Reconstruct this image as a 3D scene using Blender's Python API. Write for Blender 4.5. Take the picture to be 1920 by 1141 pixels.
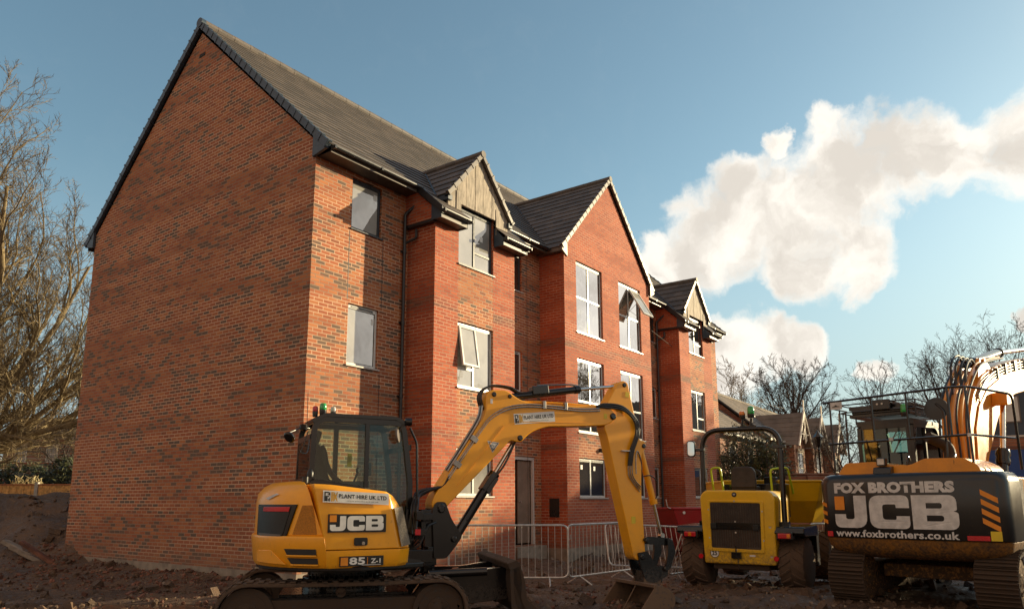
import bpy, bmesh, math, random
from math import sin, cos, pi, radians, sqrt, atan2
from mathutils import Vector, Matrix, noise, Quaternion

for o in list(bpy.data.objects): bpy.data.objects.remove(o)
scene = bpy.context.scene
COL = scene.collection
random.seed(7)

# ---------------------------------------------------------------- camera
CAM = Vector((-8.868, -11.292, 1.6))
FW = Vector((0.79334948, 0.58228234, 0.17760597)).normalized()
RT = Vector((0.59202459, -0.80591657, -0.00231644)).normalized()
UP = RT.cross(FW)
cd = bpy.data.cameras.new('camera'); cam = bpy.data.objects.new('camera', cd); COL.objects.link(cam)
cam.matrix_world = Matrix(((RT.x, UP.x, -FW.x, CAM.x), (RT.y, UP.y, -FW.y, CAM.y), (RT.z, UP.z, -FW.z, CAM.z), (0, 0, 0, 1)))
cd.sensor_width = 36; cd.lens = 1406.19 / 1920 * 36; cd.shift_y = (685.83 - 570.5) / 1920
cd.clip_end = 3000; cd.clip_start = 0.1
scene.camera = cam
RH = Vector((0.5918, -0.8061, 0)); FH = Vector((0.8061, 0.5918, 0))
def G(lat, dep, z=0.0):
    a = CAM + RH * lat + FH * dep
    return Vector((a.x, a.y, z))

# ---------------------------------------------------------------- world, sun, exposure
SUN_EL = radians(11.5)
SUNH = Vector((0.845, -0.535, 0)).normalized()
SUN = Vector((SUNH.x * cos(SUN_EL), SUNH.y * cos(SUN_EL), sin(SUN_EL)))
w = bpy.data.worlds.new('World'); scene.world = w; w.use_nodes = True
nt = w.node_tree; nt.nodes.clear()
def N(t, typ, **kw):
    n = t.nodes.new(typ)
    for k, v in kw.items(): setattr(n, k, v)
    return n
def mth(t, op, a, b=None, c=None, clamp=False):
    n = N(t, 'ShaderNodeMath', operation=op); n.use_clamp = clamp
    for i, v in enumerate((a, b, c)):
        if v is None: continue
        if isinstance(v, (int, float)): n.inputs[i].default_value = v
        else: t.links.new(v, n.inputs[i])
    return n.outputs[0]
def vmth(t, op, a, b=None):
    n = N(t, 'ShaderNodeVectorMath', operation=op)
    for i, v in enumerate((a, b)):
        if v is None: continue
        if isinstance(v, (tuple, Vector)): n.inputs[i].default_value = v
        else: t.links.new(v, n.inputs[i])
    return n
def mixc(t, f, a, b, blend='MIX'):
    n = N(t, 'ShaderNodeMix', data_type='RGBA', blend_type=blend)
    for s, v in ((n.inputs[0], f), (n.inputs[6], a), (n.inputs[7], b)):
        if isinstance(v, (int, float)): s.default_value = v
        elif isinstance(v, tuple): s.default_value = (*v, 1) if len(v) == 3 else v
        else: t.links.new(v, s)
    return n.outputs[2]
def ramp(t, f, a, b):
    n = N(t, 'ShaderNodeMapRange', interpolation_type='SMOOTHSTEP')
    t.links.new(f, n.inputs[0]); n.inputs[1].default_value = a; n.inputs[2].default_value = b
    return n.outputs[0]
def pxdir(x, y):
    return (FW + RT * ((x - 960) / 1406.19) - UP * ((y - 685.83) / 1406.19)).normalized()
sky = N(nt, 'ShaderNodeTexSky', sky_type='NISHITA'); sky.sun_disc = False
sky.sun_elevation = SUN_EL; sky.sun_rotation = atan2(SUNH.x, SUNH.y)
sky.air_density = 1.0; sky.dust_density = 1.2; sky.ozone_density = 1.6
SKY_STRENGTH = 0.12
hs = N(nt, 'ShaderNodeHueSaturation'); hs.inputs['Saturation'].default_value = 0.96
nt.links.new(sky.outputs[0], hs.inputs['Color'])
tc = N(nt, 'ShaderNodeTexCoord')
D = tc.outputs['Generated']
sz = N(nt, 'ShaderNodeSeparateXYZ'); nt.links.new(D, sz.inputs[0])
skyc = mixc(nt, 1.0, hs.outputs[0], (1.0, 1.12, 1.0), 'MULTIPLY')
skyc = mixc(nt, mth(nt, 'MULTIPLY', ramp(nt, sz.outputs[2], 0.42, 0.0), 0.82), skyc, (2.2, 2.68, 3.0))   # thin winter haze low in the sky
n1 = N(nt, 'ShaderNodeTexNoise'); n1.inputs['Scale'].default_value = 9; n1.inputs['Detail'].default_value = 12; n1.inputs['Roughness'].default_value = 0.58
nt.links.new(D, n1.inputs['Vector'])
off = vmth(nt, 'SUBTRACT', n1.outputs['Color'], (0.5, 0.5, 0.5))
offs = vmth(nt, 'SCALE', off.outputs[0]); offs.inputs['Scale'].default_value = 0.13
DD = vmth(nt, 'NORMALIZE', vmth(nt, 'ADD', D, offs.outputs[0]).outputs[0]).outputs[0]
# cloud puffs as cones of sky directions: (photo x, photo y, angular radius in px)
puffs = [(1262, 505, 62), (1330, 455, 85), (1400, 420, 95), (1480, 400, 105), (1570, 470, 88), (1600, 335, 88), (1560, 250, 40), (1700, 290, 78),
         (1800, 290, 72), (1890, 265, 82), (1990, 230, 95), (1610, 535, 45), (1500, 500, 60), (1370, 360, 48), (1450, 280, 30), (2100, 180, 110),
         (1375, 665, 66), (1440, 645, 55), (1510, 655, 42), (1330, 640, 45), (1345, 720, 40), (1930, 598, 22), (1650, 695, 20), (1790, 700, 16), (1235, 500, 45),
         (-700, 300, 160), (-500, 500, 120)]
m = None
for x, y, r in puffs:
    a = r / 1406.19
    dt = vmth(nt, 'DOT_PRODUCT', DD, tuple(pxdir(x, y))).outputs['Value']
    mr = N(nt, 'ShaderNodeMapRange'); nt.links.new(dt, mr.inputs[0])
    mr.inputs[1].default_value = cos(a * 1.25); mr.inputs[2].default_value = cos(a * 0.45)
    m = mr.outputs[0] if m is None else mth(nt, 'SMOOTH_MAX', m, mr.outputs[0], 0.15)
# unseen clouds: a patch for the front windows to mirror, then a warm fill
back = vmth(nt, 'DOT_PRODUCT', D, tuple(Vector((.79, -.58, .16)).normalized())).outputs['Value']
n2 = N(nt, 'ShaderNodeTexNoise'); n2.inputs['Scale'].default_value = 3.2; n2.inputs['Detail'].default_value = 7; nt.links.new(D, n2.inputs['Vector'])
bk = mth(nt, 'MULTIPLY', ramp(nt, back, 0.87, 0.96), ramp(nt, n2.outputs['Fac'], 0.34, 0.50))
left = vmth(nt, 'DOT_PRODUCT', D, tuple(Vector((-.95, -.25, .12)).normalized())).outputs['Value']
lf = mth(nt, 'MULTIPLY', ramp(nt, left, 0.05, 0.45), ramp(nt, n2.outputs['Fac'], 0.36, 0.5))   # unseen warm clouds added behind the camera's left to fill the shaded gable
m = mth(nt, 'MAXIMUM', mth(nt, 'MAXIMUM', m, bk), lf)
n3 = N(nt, 'ShaderNodeTexNoise'); n3.inputs['Scale'].default_value = 17; n3.inputs['Detail'].default_value = 12; n3.inputs['Roughness'].default_value = 0.68; nt.links.new(DD, n3.inputs['Vector'])
dens = mth(nt, 'ADD', m, mth(nt, 'MULTIPLY', mth(nt, 'SUBTRACT', n3.outputs['Fac'], 0.5), 1.5))
mask = mth(nt, 'MULTIPLY', ramp(nt, dens, 0.08, 0.98), ramp(nt, m, 0.06, 0.35))
n4 = N(nt, 'ShaderNodeTexNoise'); n4.inputs['Scale'].default_value = 12; n4.inputs['Detail'].default_value = 5; nt.links.new(DD, n4.inputs['Vector'])
sunp = vmth(nt, 'DOT_PRODUCT', D, tuple(SUN)).outputs['Value']
shade = mixc(nt, ramp(nt, mth(nt, 'ADD', mth(nt, 'MULTIPLY', n4.outputs['Fac'], 1.0), mth(nt, 'MULTIPLY', dens, -0.20)), 0.16, 0.44), (0.80, 0.74, 0.66), (1.16, 1.09, 0.98))
CLOUD = 0.60
shade = mixc(nt, ramp(nt, left, 0.0, 0.4), shade, (0.74, 0.52, 0.36))  # warm tint of the added fill clouds
cl = vmth(nt, 'SCALE', shade); nt.links.new(mth(nt, 'ADD', CLOUD, mth(nt, 'MULTIPLY', ramp(nt, sunp, 0.88, 1.0), 0.3)), cl.inputs['Scale'])
sk = vmth(nt, 'SCALE', skyc); sk.inputs['Scale'].default_value = SKY_STRENGTH
bgc = mixc(nt, mask, sk.outputs[0], cl.outputs[0])
bg = N(nt, 'ShaderNodeBackground'); bg.inputs['Strength'].default_value = 1.0; nt.links.new(bgc, bg.inputs['Color'])
wo = N(nt, 'ShaderNodeOutputWorld'); nt.links.new(bg.outputs[0], wo.inputs['Surface'])

sl = bpy.data.lights.new('sun', 'SUN'); sl.energy = 5.0; sl.angle = radians(0.6); sl.color = (1.0, 0.82, 0.50)
so = bpy.data.objects.new('sun', sl); COL.objects.link(so); so.rotation_euler = SUN.to_track_quat('Z', 'Y').to_euler()
scene.view_settings.view_transform = 'Standard'; scene.view_settings.look = 'None'
scene.view_settings.exposure = 0.72; scene.view_settings.gamma = 1.0
scene.render.engine = 'CYCLES'

# ---------------------------------------------------------------- materials
def mat(name):
    m = bpy.data.materials.new(name); m.use_nodes = True
    return m, m.node_tree, m.node_tree.nodes['Principled BSDF']
def noise_n(t, scale, detail=4, vec=None, rough=0.55):
    n = N(t, 'ShaderNodeTexNoise'); n.inputs['Scale'].default_value = scale; n.inputs['Detail'].default_value = detail; n.inputs['Roughness'].default_value = rough
    if vec is None:
        vec = N(t, 'ShaderNodeTexCoord').outputs['Object']
    t.links.new(vec, n.inputs['Vector'])
    return n.outputs['Fac']
def bump(t, b, h, strength=0.3, dist=0.01):
    n = N(t, 'ShaderNodeBump'); n.inputs['Strength'].default_value = strength; n.inputs['Distance'].default_value = dist
    t.links.new(h, n.inputs['Height']); t.links.new(n.outputs[0], b.inputs['Normal'])
def plain(name, c, rough=0.5, metal=0.0, var=0.25, scale=6, coat=0.0, bmp=0.0, spec=None):
    m, t, b = mat(name)
    f = noise_n(t, scale, 5)
    lo = tuple(x * (1 - var) for x in c); hi = tuple(min(1, x * (1 + var)) for x in c)
    t.links.new(mixc(t, ramp(t, f, 0.3, 0.7), lo, hi), b.inputs['Base Color'])
    t.links.new(mth(t, 'ADD', mth(t, 'MULTIPLY', noise_n(t, scale * 3, 4), 0.25), rough - 0.125, clamp=True), b.inputs['Roughness'])
    b.inputs['Metallic'].default_value = metal; b.inputs['Coat Weight'].default_value = coat
    if spec is not None: b.inputs['Specular IOR Level'].default_value = spec
    if bmp: bump(t, b, noise_n(t, scale * 8, 6), bmp, 0.01)
    return m
def paint(name, c, dirt=0.35, zmud=0.9, rough=0.32, mudc=(0.11, 0.07, 0.045), coat=0.25):
    """machine paint: dust film in blotches, mud thicker towards the tracks, fine scratches"""
    m, t, b = mat(name)
    tc = N(t, 'ShaderNodeTexCoord').outputs['Object']
    sx = N(t, 'ShaderNodeSeparateXYZ'); t.links.new(tc, sx.inputs[0])
    f1 = noise_n(t, 3.0, 8, tc, 0.65); f2 = noise_n(t, 22, 6, tc, 0.7)
    d = mth(t, 'ADD', mth(t, 'MULTIPLY', ramp(t, f1, 0.42, 0.75), dirt), mth(t, 'MULTIPLY', ramp(t, f2, 0.5, 0.8), dirt * 0.6))
    low = mth(t, 'MULTIPLY', mth(t, 'SUBTRACT', zmud, sx.outputs[2]), 2.0)
    low = mth(t, 'MULTIPLY', mth(t, 'MAXIMUM', low, 0.0), ramp(t, f2, 0.35, 0.6))
    d = mth(t, 'ADD', d, low, clamp=True)
    col = mixc(t, ramp(t, noise_n(t, 1.3, 3, tc), 0.3, 0.7), tuple(x * 0.93 for x in c), c)
    t.links.new(mixc(t, d, col, mudc), b.inputs['Base Color'])
    t.links.new(mth(t, 'ADD', mth(t, 'MULTIPLY', d, 0.5), rough, clamp=True), b.inputs['Roughness'])
    b.inputs['Coat Weight'].default_value = coat; b.inputs['Coat Roughness'].default_value = 0.12
    # dried splashes: small spots and runs, thickest low down
    sx2 = N(t, 'ShaderNodeMapping'); sx2.inputs['Scale'].default_value = (1, 1, .35); t.links.new(tc, sx2.inputs[0])
    spots = ramp(t, noise_n(t, 38, 3, sx2.outputs[0], 0.5), 0.66, 0.72)
    amt = mth(t, 'MULTIPLY', spots, ramp(t, mth(t, 'ADD', sx.outputs[2], mth(t, 'MULTIPLY', f1, 1.2)), zmud + 1.3, zmud + .2))
    src = b.inputs['Base Color'].links[0].from_socket
    t.links.new(mixc(t, mth(t, 'MULTIPLY', amt, .7), src, mudc), b.inputs['Base Color'])
    bump(t, b, f2, 0.05, 0.004)
    return m
def brick(name, ramp_stops, mortar, bw=0.225, bh=0.075, dark_bands=(), scale=1.0):
    m, t, b = mat(name)
    g = N(t, 'ShaderNodeNewGeometry'); tc = N(t, 'ShaderNodeTexCoord').outputs['Object']
    sn = N(t, 'ShaderNodeSeparateXYZ'); t.links.new(g.outputs['True Normal'], sn.inputs[0])
    sp = N(t, 'ShaderNodeSeparateXYZ'); t.links.new(tc, sp.inputs[0])
    ax = mth(t, 'GREATER_THAN', mth(t, 'ABSOLUTE', sn.outputs[0]), 0.7)
    u = mth(t, 'ADD', mth(t, 'MULTIPLY', sp.outputs[1], ax), mth(t, 'MULTIPLY', sp.outputs[0], mth(t, 'SUBTRACT', 1.0, ax)))
    cv = N(t, 'ShaderNodeCombineXYZ'); t.links.new(u, cv.inputs[0]); t.links.new(sp.outputs[2], cv.inputs[1])
    br = N(t, 'ShaderNodeTexBrick'); t.links.new(cv.outputs[0], br.inputs['Vector'])
    br.inputs['Scale'].default_value = 1; br.inputs['Brick Width'].default_value = bw * scale; br.inputs['Row Height'].default_value = bh * scale
    br.inputs['Mortar Size'].default_value = 0.0095 * scale; br.inputs['Mortar Smooth'].default_value = 0.2
    br.inputs['Color1'].default_value = (0, 0, 0, 1); br.inputs['Color2'].default_value = (1, 1, 1, 1); br.inputs['Mortar'].default_value = (0.5, 0.5, 0.5, 1); br.inputs['Bias'].default_value = 0
    # clusters of dark bricks follow long low patches; each brick draws its own number
    st = N(t, 'ShaderNodeMapping'); st.inputs['Scale'].default_value = (0.45, 2.6, 1); t.links.new(cv.outputs[0], st.inputs[0])
    cl = noise_n(t, 1.6, 3, st.outputs[0], 0.7)
    s2 = N(t, 'ShaderNodeMapping'); s2.inputs['Scale'].default_value = (0.12, 0.9, 1); t.links.new(cv.outputs[0], s2.inputs[0])
    lift = noise_n(t, 1.0, 3, s2.outputs[0], 0.6)      # courses laid from different packs
    r = mth(t, 'ADD', br.outputs['Color'], mth(t, 'ADD', mth(t, 'MULTIPLY', mth(t, 'SUBTRACT', cl, 0.5), 1.1), mth(t, 'MULTIPLY', mth(t, 'SUBTRACT', lift, 0.5), 0.9)), clamp=True)
    cr = N(t, 'ShaderNodeValToRGB'); t.links.new(r, cr.inputs[0])
    e = cr.color_ramp; e.interpolation = 'LINEAR'
    while len(e.elements) > 1: e.elements.remove(e.elements[-1])
    e.elements[0].position = ramp_stops[0][0]; e.elements[0].color = (*ramp_stops[0][1], 1)
    for p, c in ramp_stops[1:]:
        k = e.elements.new(p); k.color = (*c, 1)
    col = cr.outputs[0]
    fine = noise_n(t, 45, 5, tc, 0.7)
    col = mixc(t, ramp(t, fine, 0.25, 0.8), col, mixc(t, 1.0, col, (1.28, 1.18, 1.1), 'MULTIPLY'))
    big = noise_n(t, 0.7, 4, tc)
    col = mixc(t, mth(t, 'MULTIPLY', ramp(t, big, 0.35, 0.75), 0.35), col, mixc(t, 1.0, col, (0.72, 0.7, 0.7), 'MULTIPLY'))
    for z0, z1 in dark_bands:
        bd = mth(t, 'MULTIPLY', mth(t, 'GREATER_THAN', sp.outputs[2], z0), mth(t, 'LESS_THAN', sp.outputs[2], z1))
        bd = mth(t, 'MULTIPLY', bd, ramp(t, cl, 0.35, 0.6))
        col = mixc(t, mth(t, 'MULTIPLY', bd, 0.75), col, (0.10, 0.07, 0.055))
    # mud splash near the ground, smears of mortar (efflorescence) higher up
    spl = mth(t, 'MULTIPLY', ramp(t, mth(t, 'ADD', sp.outputs[2], mth(t, 'MULTIPLY', fine, 0.8)), 1.5, 0.55), 0.55)
    eff = mth(t, 'MULTIPLY', ramp(t, noise_n(t, 2.3, 6, tc, 0.75), 0.54, 0.74), 0.55)
    mm = mixc(t, ramp(t, noise_n(t, 1.6, 4, s2.outputs[0]), 0.40, 0.58), tuple(x * 0.5 for x in mortar), mortar)
    col = mixc(t, mth(t, 'MULTIPLY', ramp(t, lift, 0.38, 0.62), 0.45), col, mixc(t, 1.0, col, (0.74, 0.66, 0.66), 'MULTIPLY'))
    col = mixc(t, br.outputs['Fac'], col, mm)
    col = mixc(t, eff, col, mixc(t, 0.25, col, (0.55, 0.4, 0.32)))
    col = mixc(t, spl, col, (0.16, 0.10, 0.07))
    t.links.new(col, b.inputs['Base Color']); b.inputs['Roughness'].default_value = 0.85
    h = mth(t, 'SUBTRACT', mth(t, 'MULTIPLY', fine, 0.35), br.outputs['Fac'])
    bump(t, b, h, 0.5, 0.008)
    return m
M = {}
M['brick_mottled'] = brick('mottled brick', [(0.0, (0.125, 0.085, 0.062)), (0.16, (0.155, 0.092, 0.062)), (0.26, (0.26, 0.088, 0.040)), (0.42, (0.345, 0.104, 0.044)), (0.75, (0.37, 0.128, 0.050)), (1.0, (0.43, 0.165, 0.062))], (0.60, 0.38, 0.25))
M['brick_red'] = brick('plain red brick', [(0.0, (0.30, 0.060, 0.026)), (0.5, (0.37, 0.078, 0.030)), (1.0, (0.43, 0.105, 0.040))], (0.48, 0.27, 0.18), dark_bands=((5.72, 5.95), (2.95, 3.1)))
M['brick_old'] = brick('old brick', [(0.0, (0.16, 0.06, 0.04)), (0.5, (0.30, 0.11, 0.06)), (1.0, (0.36, 0.15, 0.08))], (0.3, 0.22, 0.16), scale=1.6)
def tilem():
    m, t, b = mat('grey roof tile'); tc = N(t, 'ShaderNodeTexCoord').outputs['Object']; g = N(t, 'ShaderNodeNewGeometry')
    sn = N(t, 'ShaderNodeSeparateXYZ'); t.links.new(g.outputs['True Normal'], sn.inputs[0]); sp = N(t, 'ShaderNodeSeparateXYZ'); t.links.new(tc, sp.inputs[0])
    ax = mth(t, 'GREATER_THAN', mth(t, 'ABSOLUTE', sn.outputs[0]), 0.4)
    u = mth(t, 'ADD', mth(t, 'MULTIPLY', sp.outputs[1], ax), mth(t, 'MULTIPLY', sp.outputs[0], mth(t, 'SUBTRACT', 1.0, ax)))
    cv = N(t, 'ShaderNodeCombineXYZ'); t.links.new(u, cv.inputs[0]); t.links.new(sp.outputs[2], cv.inputs[1])
    br = N(t, 'ShaderNodeTexBrick'); t.links.new(cv.outputs[0], br.inputs['Vector']); br.inputs['Scale'].default_value = 1; br.inputs['Brick Width'].default_value = .30; br.inputs['Row Height'].default_value = .192
    br.inputs['Mortar Size'].default_value = .006; br.inputs['Color1'].default_value = (0, 0, 0, 1); br.inputs['Color2'].default_value = (1, 1, 1, 1); br.inputs['Mortar'].default_value = (.5, .5, .5, 1)
    f = mth(t, 'ADD', mth(t, 'MULTIPLY', br.outputs['Color'], .6), mth(t, 'MULTIPLY', noise_n(t, .8, 5, tc), .6))
    c = mixc(t, ramp(t, f, .2, 1.0), (.082, .069, .062), (.150, .121, .105))
    t.links.new(mixc(t, mth(t, 'MULTIPLY', br.outputs['Fac'], .5), c, (.05, .043, .04)), b.inputs['Base Color']); b.inputs['Roughness'].default_value = .6
    bump(t, b, mth(t, 'ADD', mth(t, 'MULTIPLY', br.outputs['Color'], .5), noise_n(t, 30, 4, tc)), .25, .006)
    return m
M['tile'] = tilem()
M['slate_old'] = plain('old slate', (0.16, 0.125, 0.10), 0.7, var=0.25, scale=1.5)
M['verge'] = plain('slate grey verge cap', (0.038, 0.056, 0.082), 0.45, var=0.12)
M['dark'] = plain('dark grey metalwork', (0.028, 0.028, 0.032), 0.35, var=0.2)
M['fascia'] = plain('grey fascia board', (0.13, 0.105, 0.09), 0.4, var=0.15)
M['frame'] = plain('dark window frame', (0.035, 0.038, 0.045), 0.3, var=0.15)
M['frame_white'] = plain('white window frame', (0.62, 0.62, 0.60), 0.3, var=0.06)
M['sill'] = plain('pale sill', (0.40, 0.36, 0.33), 0.35, var=0.15)
M['concrete'] = plain('concrete', (0.26, 0.21, 0.165), 0.85, var=0.25, scale=4, bmp=0.3)
M['soffit'] = plain('dark soffit', (0.06, 0.05, 0.045), 0.5)
def clad():
    m, t, b = mat('weathered cladding board')
    tc = N(t, 'ShaderNodeTexCoord').outputs['Object']
    mp = N(t, 'ShaderNodeMapping'); mp.inputs['Scale'].default_value = (7, 7, 1.1); t.links.new(tc, mp.inputs[0])
    f = noise_n(t, 3.0, 8, mp.outputs[0], 0.7)
    f2 = noise_n(t, 2.2, 6, tc, 0.7)
    c = mixc(t, ramp(t, f, 0.3, 0.7), (0.19, 0.16, 0.13), (0.50, 0.42, 0.34))
    c = mixc(t, mth(t, 'MULTIPLY', ramp(t, f2, 0.50, 0.68), 0.7), c, (0.40, 0.34, 0.27))
    t.links.new(c, b.inputs['Base Color']); b.inputs['Roughness'].default_value = 0.72; b.inputs['Specular IOR Level'].default_value = 0.25
    bump(t, b, f, 0.35, 0.01); return m
M['clad'] = clad()
def glass(name, tint, refl, wob=0.04, film=0.0):
    """pane over a dim room: real mirror reflection over a dark inside or a film and reflected-sky tint"""
    m, t, b = mat(name)
    t.nodes.remove(b)
    gl = N(t, 'ShaderNodeBsdfGlossy'); gl.inputs['Roughness'].default_value = 0.015; gl.inputs['Color'].default_value = (0.95, 0.95, 0.95, 1)
    df = N(t, 'ShaderNodeBsdfDiffuse')
    f = noise_n(t, 1.1, 4)
    t.links.new(mixc(t, ramp(t, f, 0.35, 0.65), tuple(x * 0.7 for x in tint), tint), df.inputs['Color'])
    bp = N(t, 'ShaderNodeBump'); bp.inputs['Strength'].default_value = wob; bp.inputs['Distance'].default_value = 0.05
    t.links.new(noise_n(t, 2.4, 2), bp.inputs['Height']); t.links.new(bp.outputs[0], gl.inputs['Normal'])
    lw = N(t, 'ShaderNodeLayerWeight'); lw.inputs[0].default_value = 0.3
    mx = N(t, 'ShaderNodeMixShader')
    t.links.new(mth(t, 'ADD', mth(t, 'MULTIPLY', lw.outputs['Fresnel'], 0.6), refl, clamp=True), mx.inputs[0])
    t.links.new(df.outputs[0], mx.inputs[1]); t.links.new(gl.outputs[0], mx.inputs[2])
    t.links.new(mx.outputs[0], t.nodes['Material Output'].inputs[0])
    return m
M['pane'] = glass('reflecting window pane', (0.05, 0.045, 0.04), 0.45)
M['pane_film_refl'] = glass('pane with film and reflected sky tint', (0.42, 0.405, 0.375), 0.16)  # pale tint for film, also painting in bright sky reflections
M['pane_dark'] = glass('dark window pane', (0.045, 0.038, 0.033), 0.12)
def clear(name, tint, a):
    m, t, b = mat(name); t.nodes.remove(b)
    gl = N(t, 'ShaderNodeBsdfGlossy'); gl.inputs['Roughness'].default_value = 0.03
    tr = N(t, 'ShaderNodeBsdfTransparent'); tr.inputs['Color'].default_value = (*tint, 1)
    fz = N(t, 'ShaderNodeFresnel'); fz.inputs[0].default_value = 1.5
    mx = N(t, 'ShaderNodeMixShader'); t.links.new(mth(t, 'ADD', fz.outputs[0], a, clamp=True), mx.inputs[0])
    t.links.new(tr.outputs[0], mx.inputs[1]); t.links.new(gl.outputs[0], mx.inputs[2])
    t.links.new(mx.outputs[0], t.nodes['Material Output'].inputs[0]); return m
M['cab_glass'] = clear('cab glass', (0.78, 0.86, 0.82), 0.0)
M['cab_glass_tinted'] = clear('tinted cab glass', (0.45, 0.60, 0.58), 0.03)
M['yellow'] = paint('machine yellow', (0.98, 0.41, 0.008), 0.12, 0.98)
M['yellow_big'] = paint('dusty machine yellow', (0.80, 0.29, 0.01), 0.3, 1.15)
M['dump_yellow'] = paint('dumper yellow', (0.80, 0.465, 0.008), 0.18, 0.85)
M['charcoal'] = paint('charcoal counterweight', (0.010, 0.0095, 0.010), 0.07, 1.08, 0.28, (0.10, 0.065, 0.035))
M['black'] = paint('black steel', (0.007, 0.0065, 0.007), 0.07, 0.70, 0.2, (0.07, 0.045, 0.03))
M['muddy'] = paint('mud caked steel', (0.035, 0.024, 0.018), 0.8, 1.4, 0.6, (0.062, 0.038, 0.024), 0)
M['mud_yellow'] = paint('muddy yellow steel', (0.30, 0.125, 0.015), 0.7, 1.25, 0.5, (0.075, 0.045, 0.026), 0)
M['bucket'] = paint('worn bucket steel', (0.06, 0.04, 0.03), 0.8, 1.2, 0.35, (0.16, 0.095, 0.055), 0)
M['rubber'] = plain('rubber', (0.022, 0.02, 0.019), 0.6, var=0.35, scale=12)
M['mud_rubber'] = paint('muddy rubber', (0.05, 0.036, 0.028), 0.9, 1.6, 0.75, (0.105, 0.065, 0.042), 0)
M['hose'] = plain('black hose', (0.02, 0.018, 0.018), 0.35, var=0.3, scale=20)
M['chrome'] = plain('polished rod', (0.65, 0.62, 0.58), 0.16, 1.0, var=0.1)
M['galv'] = plain('galvanised tube', (0.55, 0.53, 0.50), 0.35, 0.45, var=0.2, scale=12)
M['pipe'] = plain('steel pipe', (0.36, 0.33, 0.30), 0.3, 0.9, var=0.2, scale=14)
M['white'] = plain('white lettering', (0.74, 0.72, 0.68), 0.4, var=0.08, scale=10)
M['dullwhite'] = plain('worn white lettering', (0.62, 0.60, 0.58), 0.45, var=0.15, scale=9)
M['letter_black'] = plain('black lettering', (0.012, 0.012, 0.012), 0.4)
M['orange'] = plain('orange decal', (0.75, 0.25, 0.015), 0.35, var=0.1)
M['gold'] = plain('gold lettering', (0.5, 0.26, 0.03), 0.4)
M['red'] = plain('red reflector', (0.55, 0.012, 0.02), 0.2, coat=0.5, var=0.15)
M['red_paint'] = paint('red skip paint', (0.36, 0.012, 0.014), 0.2, 0.5)
M['green_lens'] = plain('green beacon lens', (0.01, 0.33, 0.06), 0.12, coat=1, var=0.3, scale=30)
M['amber_lens'] = plain('amber beacon lens', (0.75, 0.20, 0.01), 0.12, coat=1, var=0.3, scale=30)
M['clear_lens'] = plain('clear lens', (0.55, 0.5, 0.44), 0.15, coat=1, var=0.2, scale=30)
M['mirror'] = plain('mirror face', (0.8, 0.8, 0.8), 0.03, 1.0, var=0.02)
M['lime'] = plain('lime handrail', (0.50, 0.62, 0.02), 0.35, var=0.1)
M['seat'] = plain('seat vinyl', (0.035, 0.025, 0.02), 0.55, var=0.3, scale=9)
M['grille'] = plain('radiator mesh', (0.05, 0.036, 0.027), 0.55, var=0.4, scale=9)
M['vent_yellow'] = plain('yellow mesh panel', (0.50, 0.19, 0.008), 0.5, var=0.2, scale=60, bmp=0.6)
M['vent_grey'] = plain('grey mesh panel', (0.20, 0.15, 0.10), 0.45, var=0.35, scale=60, bmp=0.6)
M['blue'] = plain('blue hoarding', (0.012, 0.055, 0.22), 0.5, var=0.1)
M['timber'] = plain('fence timber', (0.66, 0.36, 0.12), 0.7, var=0.35, scale=9)
M['timber_cap'] = plain('fence rail', (0.42, 0.16, 0.07), 0.7, var=0.2)
M['post'] = plain('pale post', (0.45, 0.42, 0.38), 0.8, var=0.15)
M['door'] = plain('door board', (0.27, 0.20, 0.15), 0.5, var=0.2, scale=3)
M['dark_in'] = plain('dark opening', (0.018, 0.013, 0.011), 0.8)
M['white_old'] = plain('old white joinery', (0.62, 0.55, 0.46), 0.55, var=0.15)
M['stone'] = plain('stone dressing', (0.42, 0.32, 0.22), 0.8, var=0.2)
M['yellow_sign'] = plain('yellow warning sticker', (0.7, 0.5, 0.02), 0.4, var=0.08)
def bark(name, a, bcol):
    m, t, b = mat(name); f = noise_n(t, 2.2, 8, None, 0.7)
    t.links.new(mixc(t, ramp(t, f, 0.35, 0.65), a, bcol), b.inputs['Base Color']); b.inputs['Roughness'].default_value = 0.85
    return m
M['bark_moss'] = bark('mossy bark', (0.12, 0.085, 0.05), (0.30, 0.225, 0.12))
M['bark_dark'] = bark('dark bark', (0.045, 0.032, 0.026), (0.09, 0.065, 0.05))
def leafm(name, a, bcol):
    m, t, b = mat(name); f = noise_n(t, 1.7, 6, None, 0.7)
    g = N(t, 'ShaderNodeNewGeometry')
    c = mixc(t, ramp(t, f, 0.35, 0.65), a, bcol)
    c = mixc(t, g.outputs['Random Per Island'], c, mixc(t, 1.0, c, (1.9, 1.7, 1.3), 'MULTIPLY'))
    t.links.new(c, b.inputs['Base Color']); b.inputs['Roughness'].default_value = 0.55
    return m
M['leaf'] = leafm('evergreen leaf', (0.035, 0.045, 0.014), (0.085, 0.085, 0.03))
M['leaf_dark'] = leafm('dark hedge leaf', (0.02, 0.026, 0.010), (0.045, 0.05, 0.018))
M['pampas'] = plain('dry grass plume', (0.5, 0.42, 0.24), 0.8)
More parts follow.
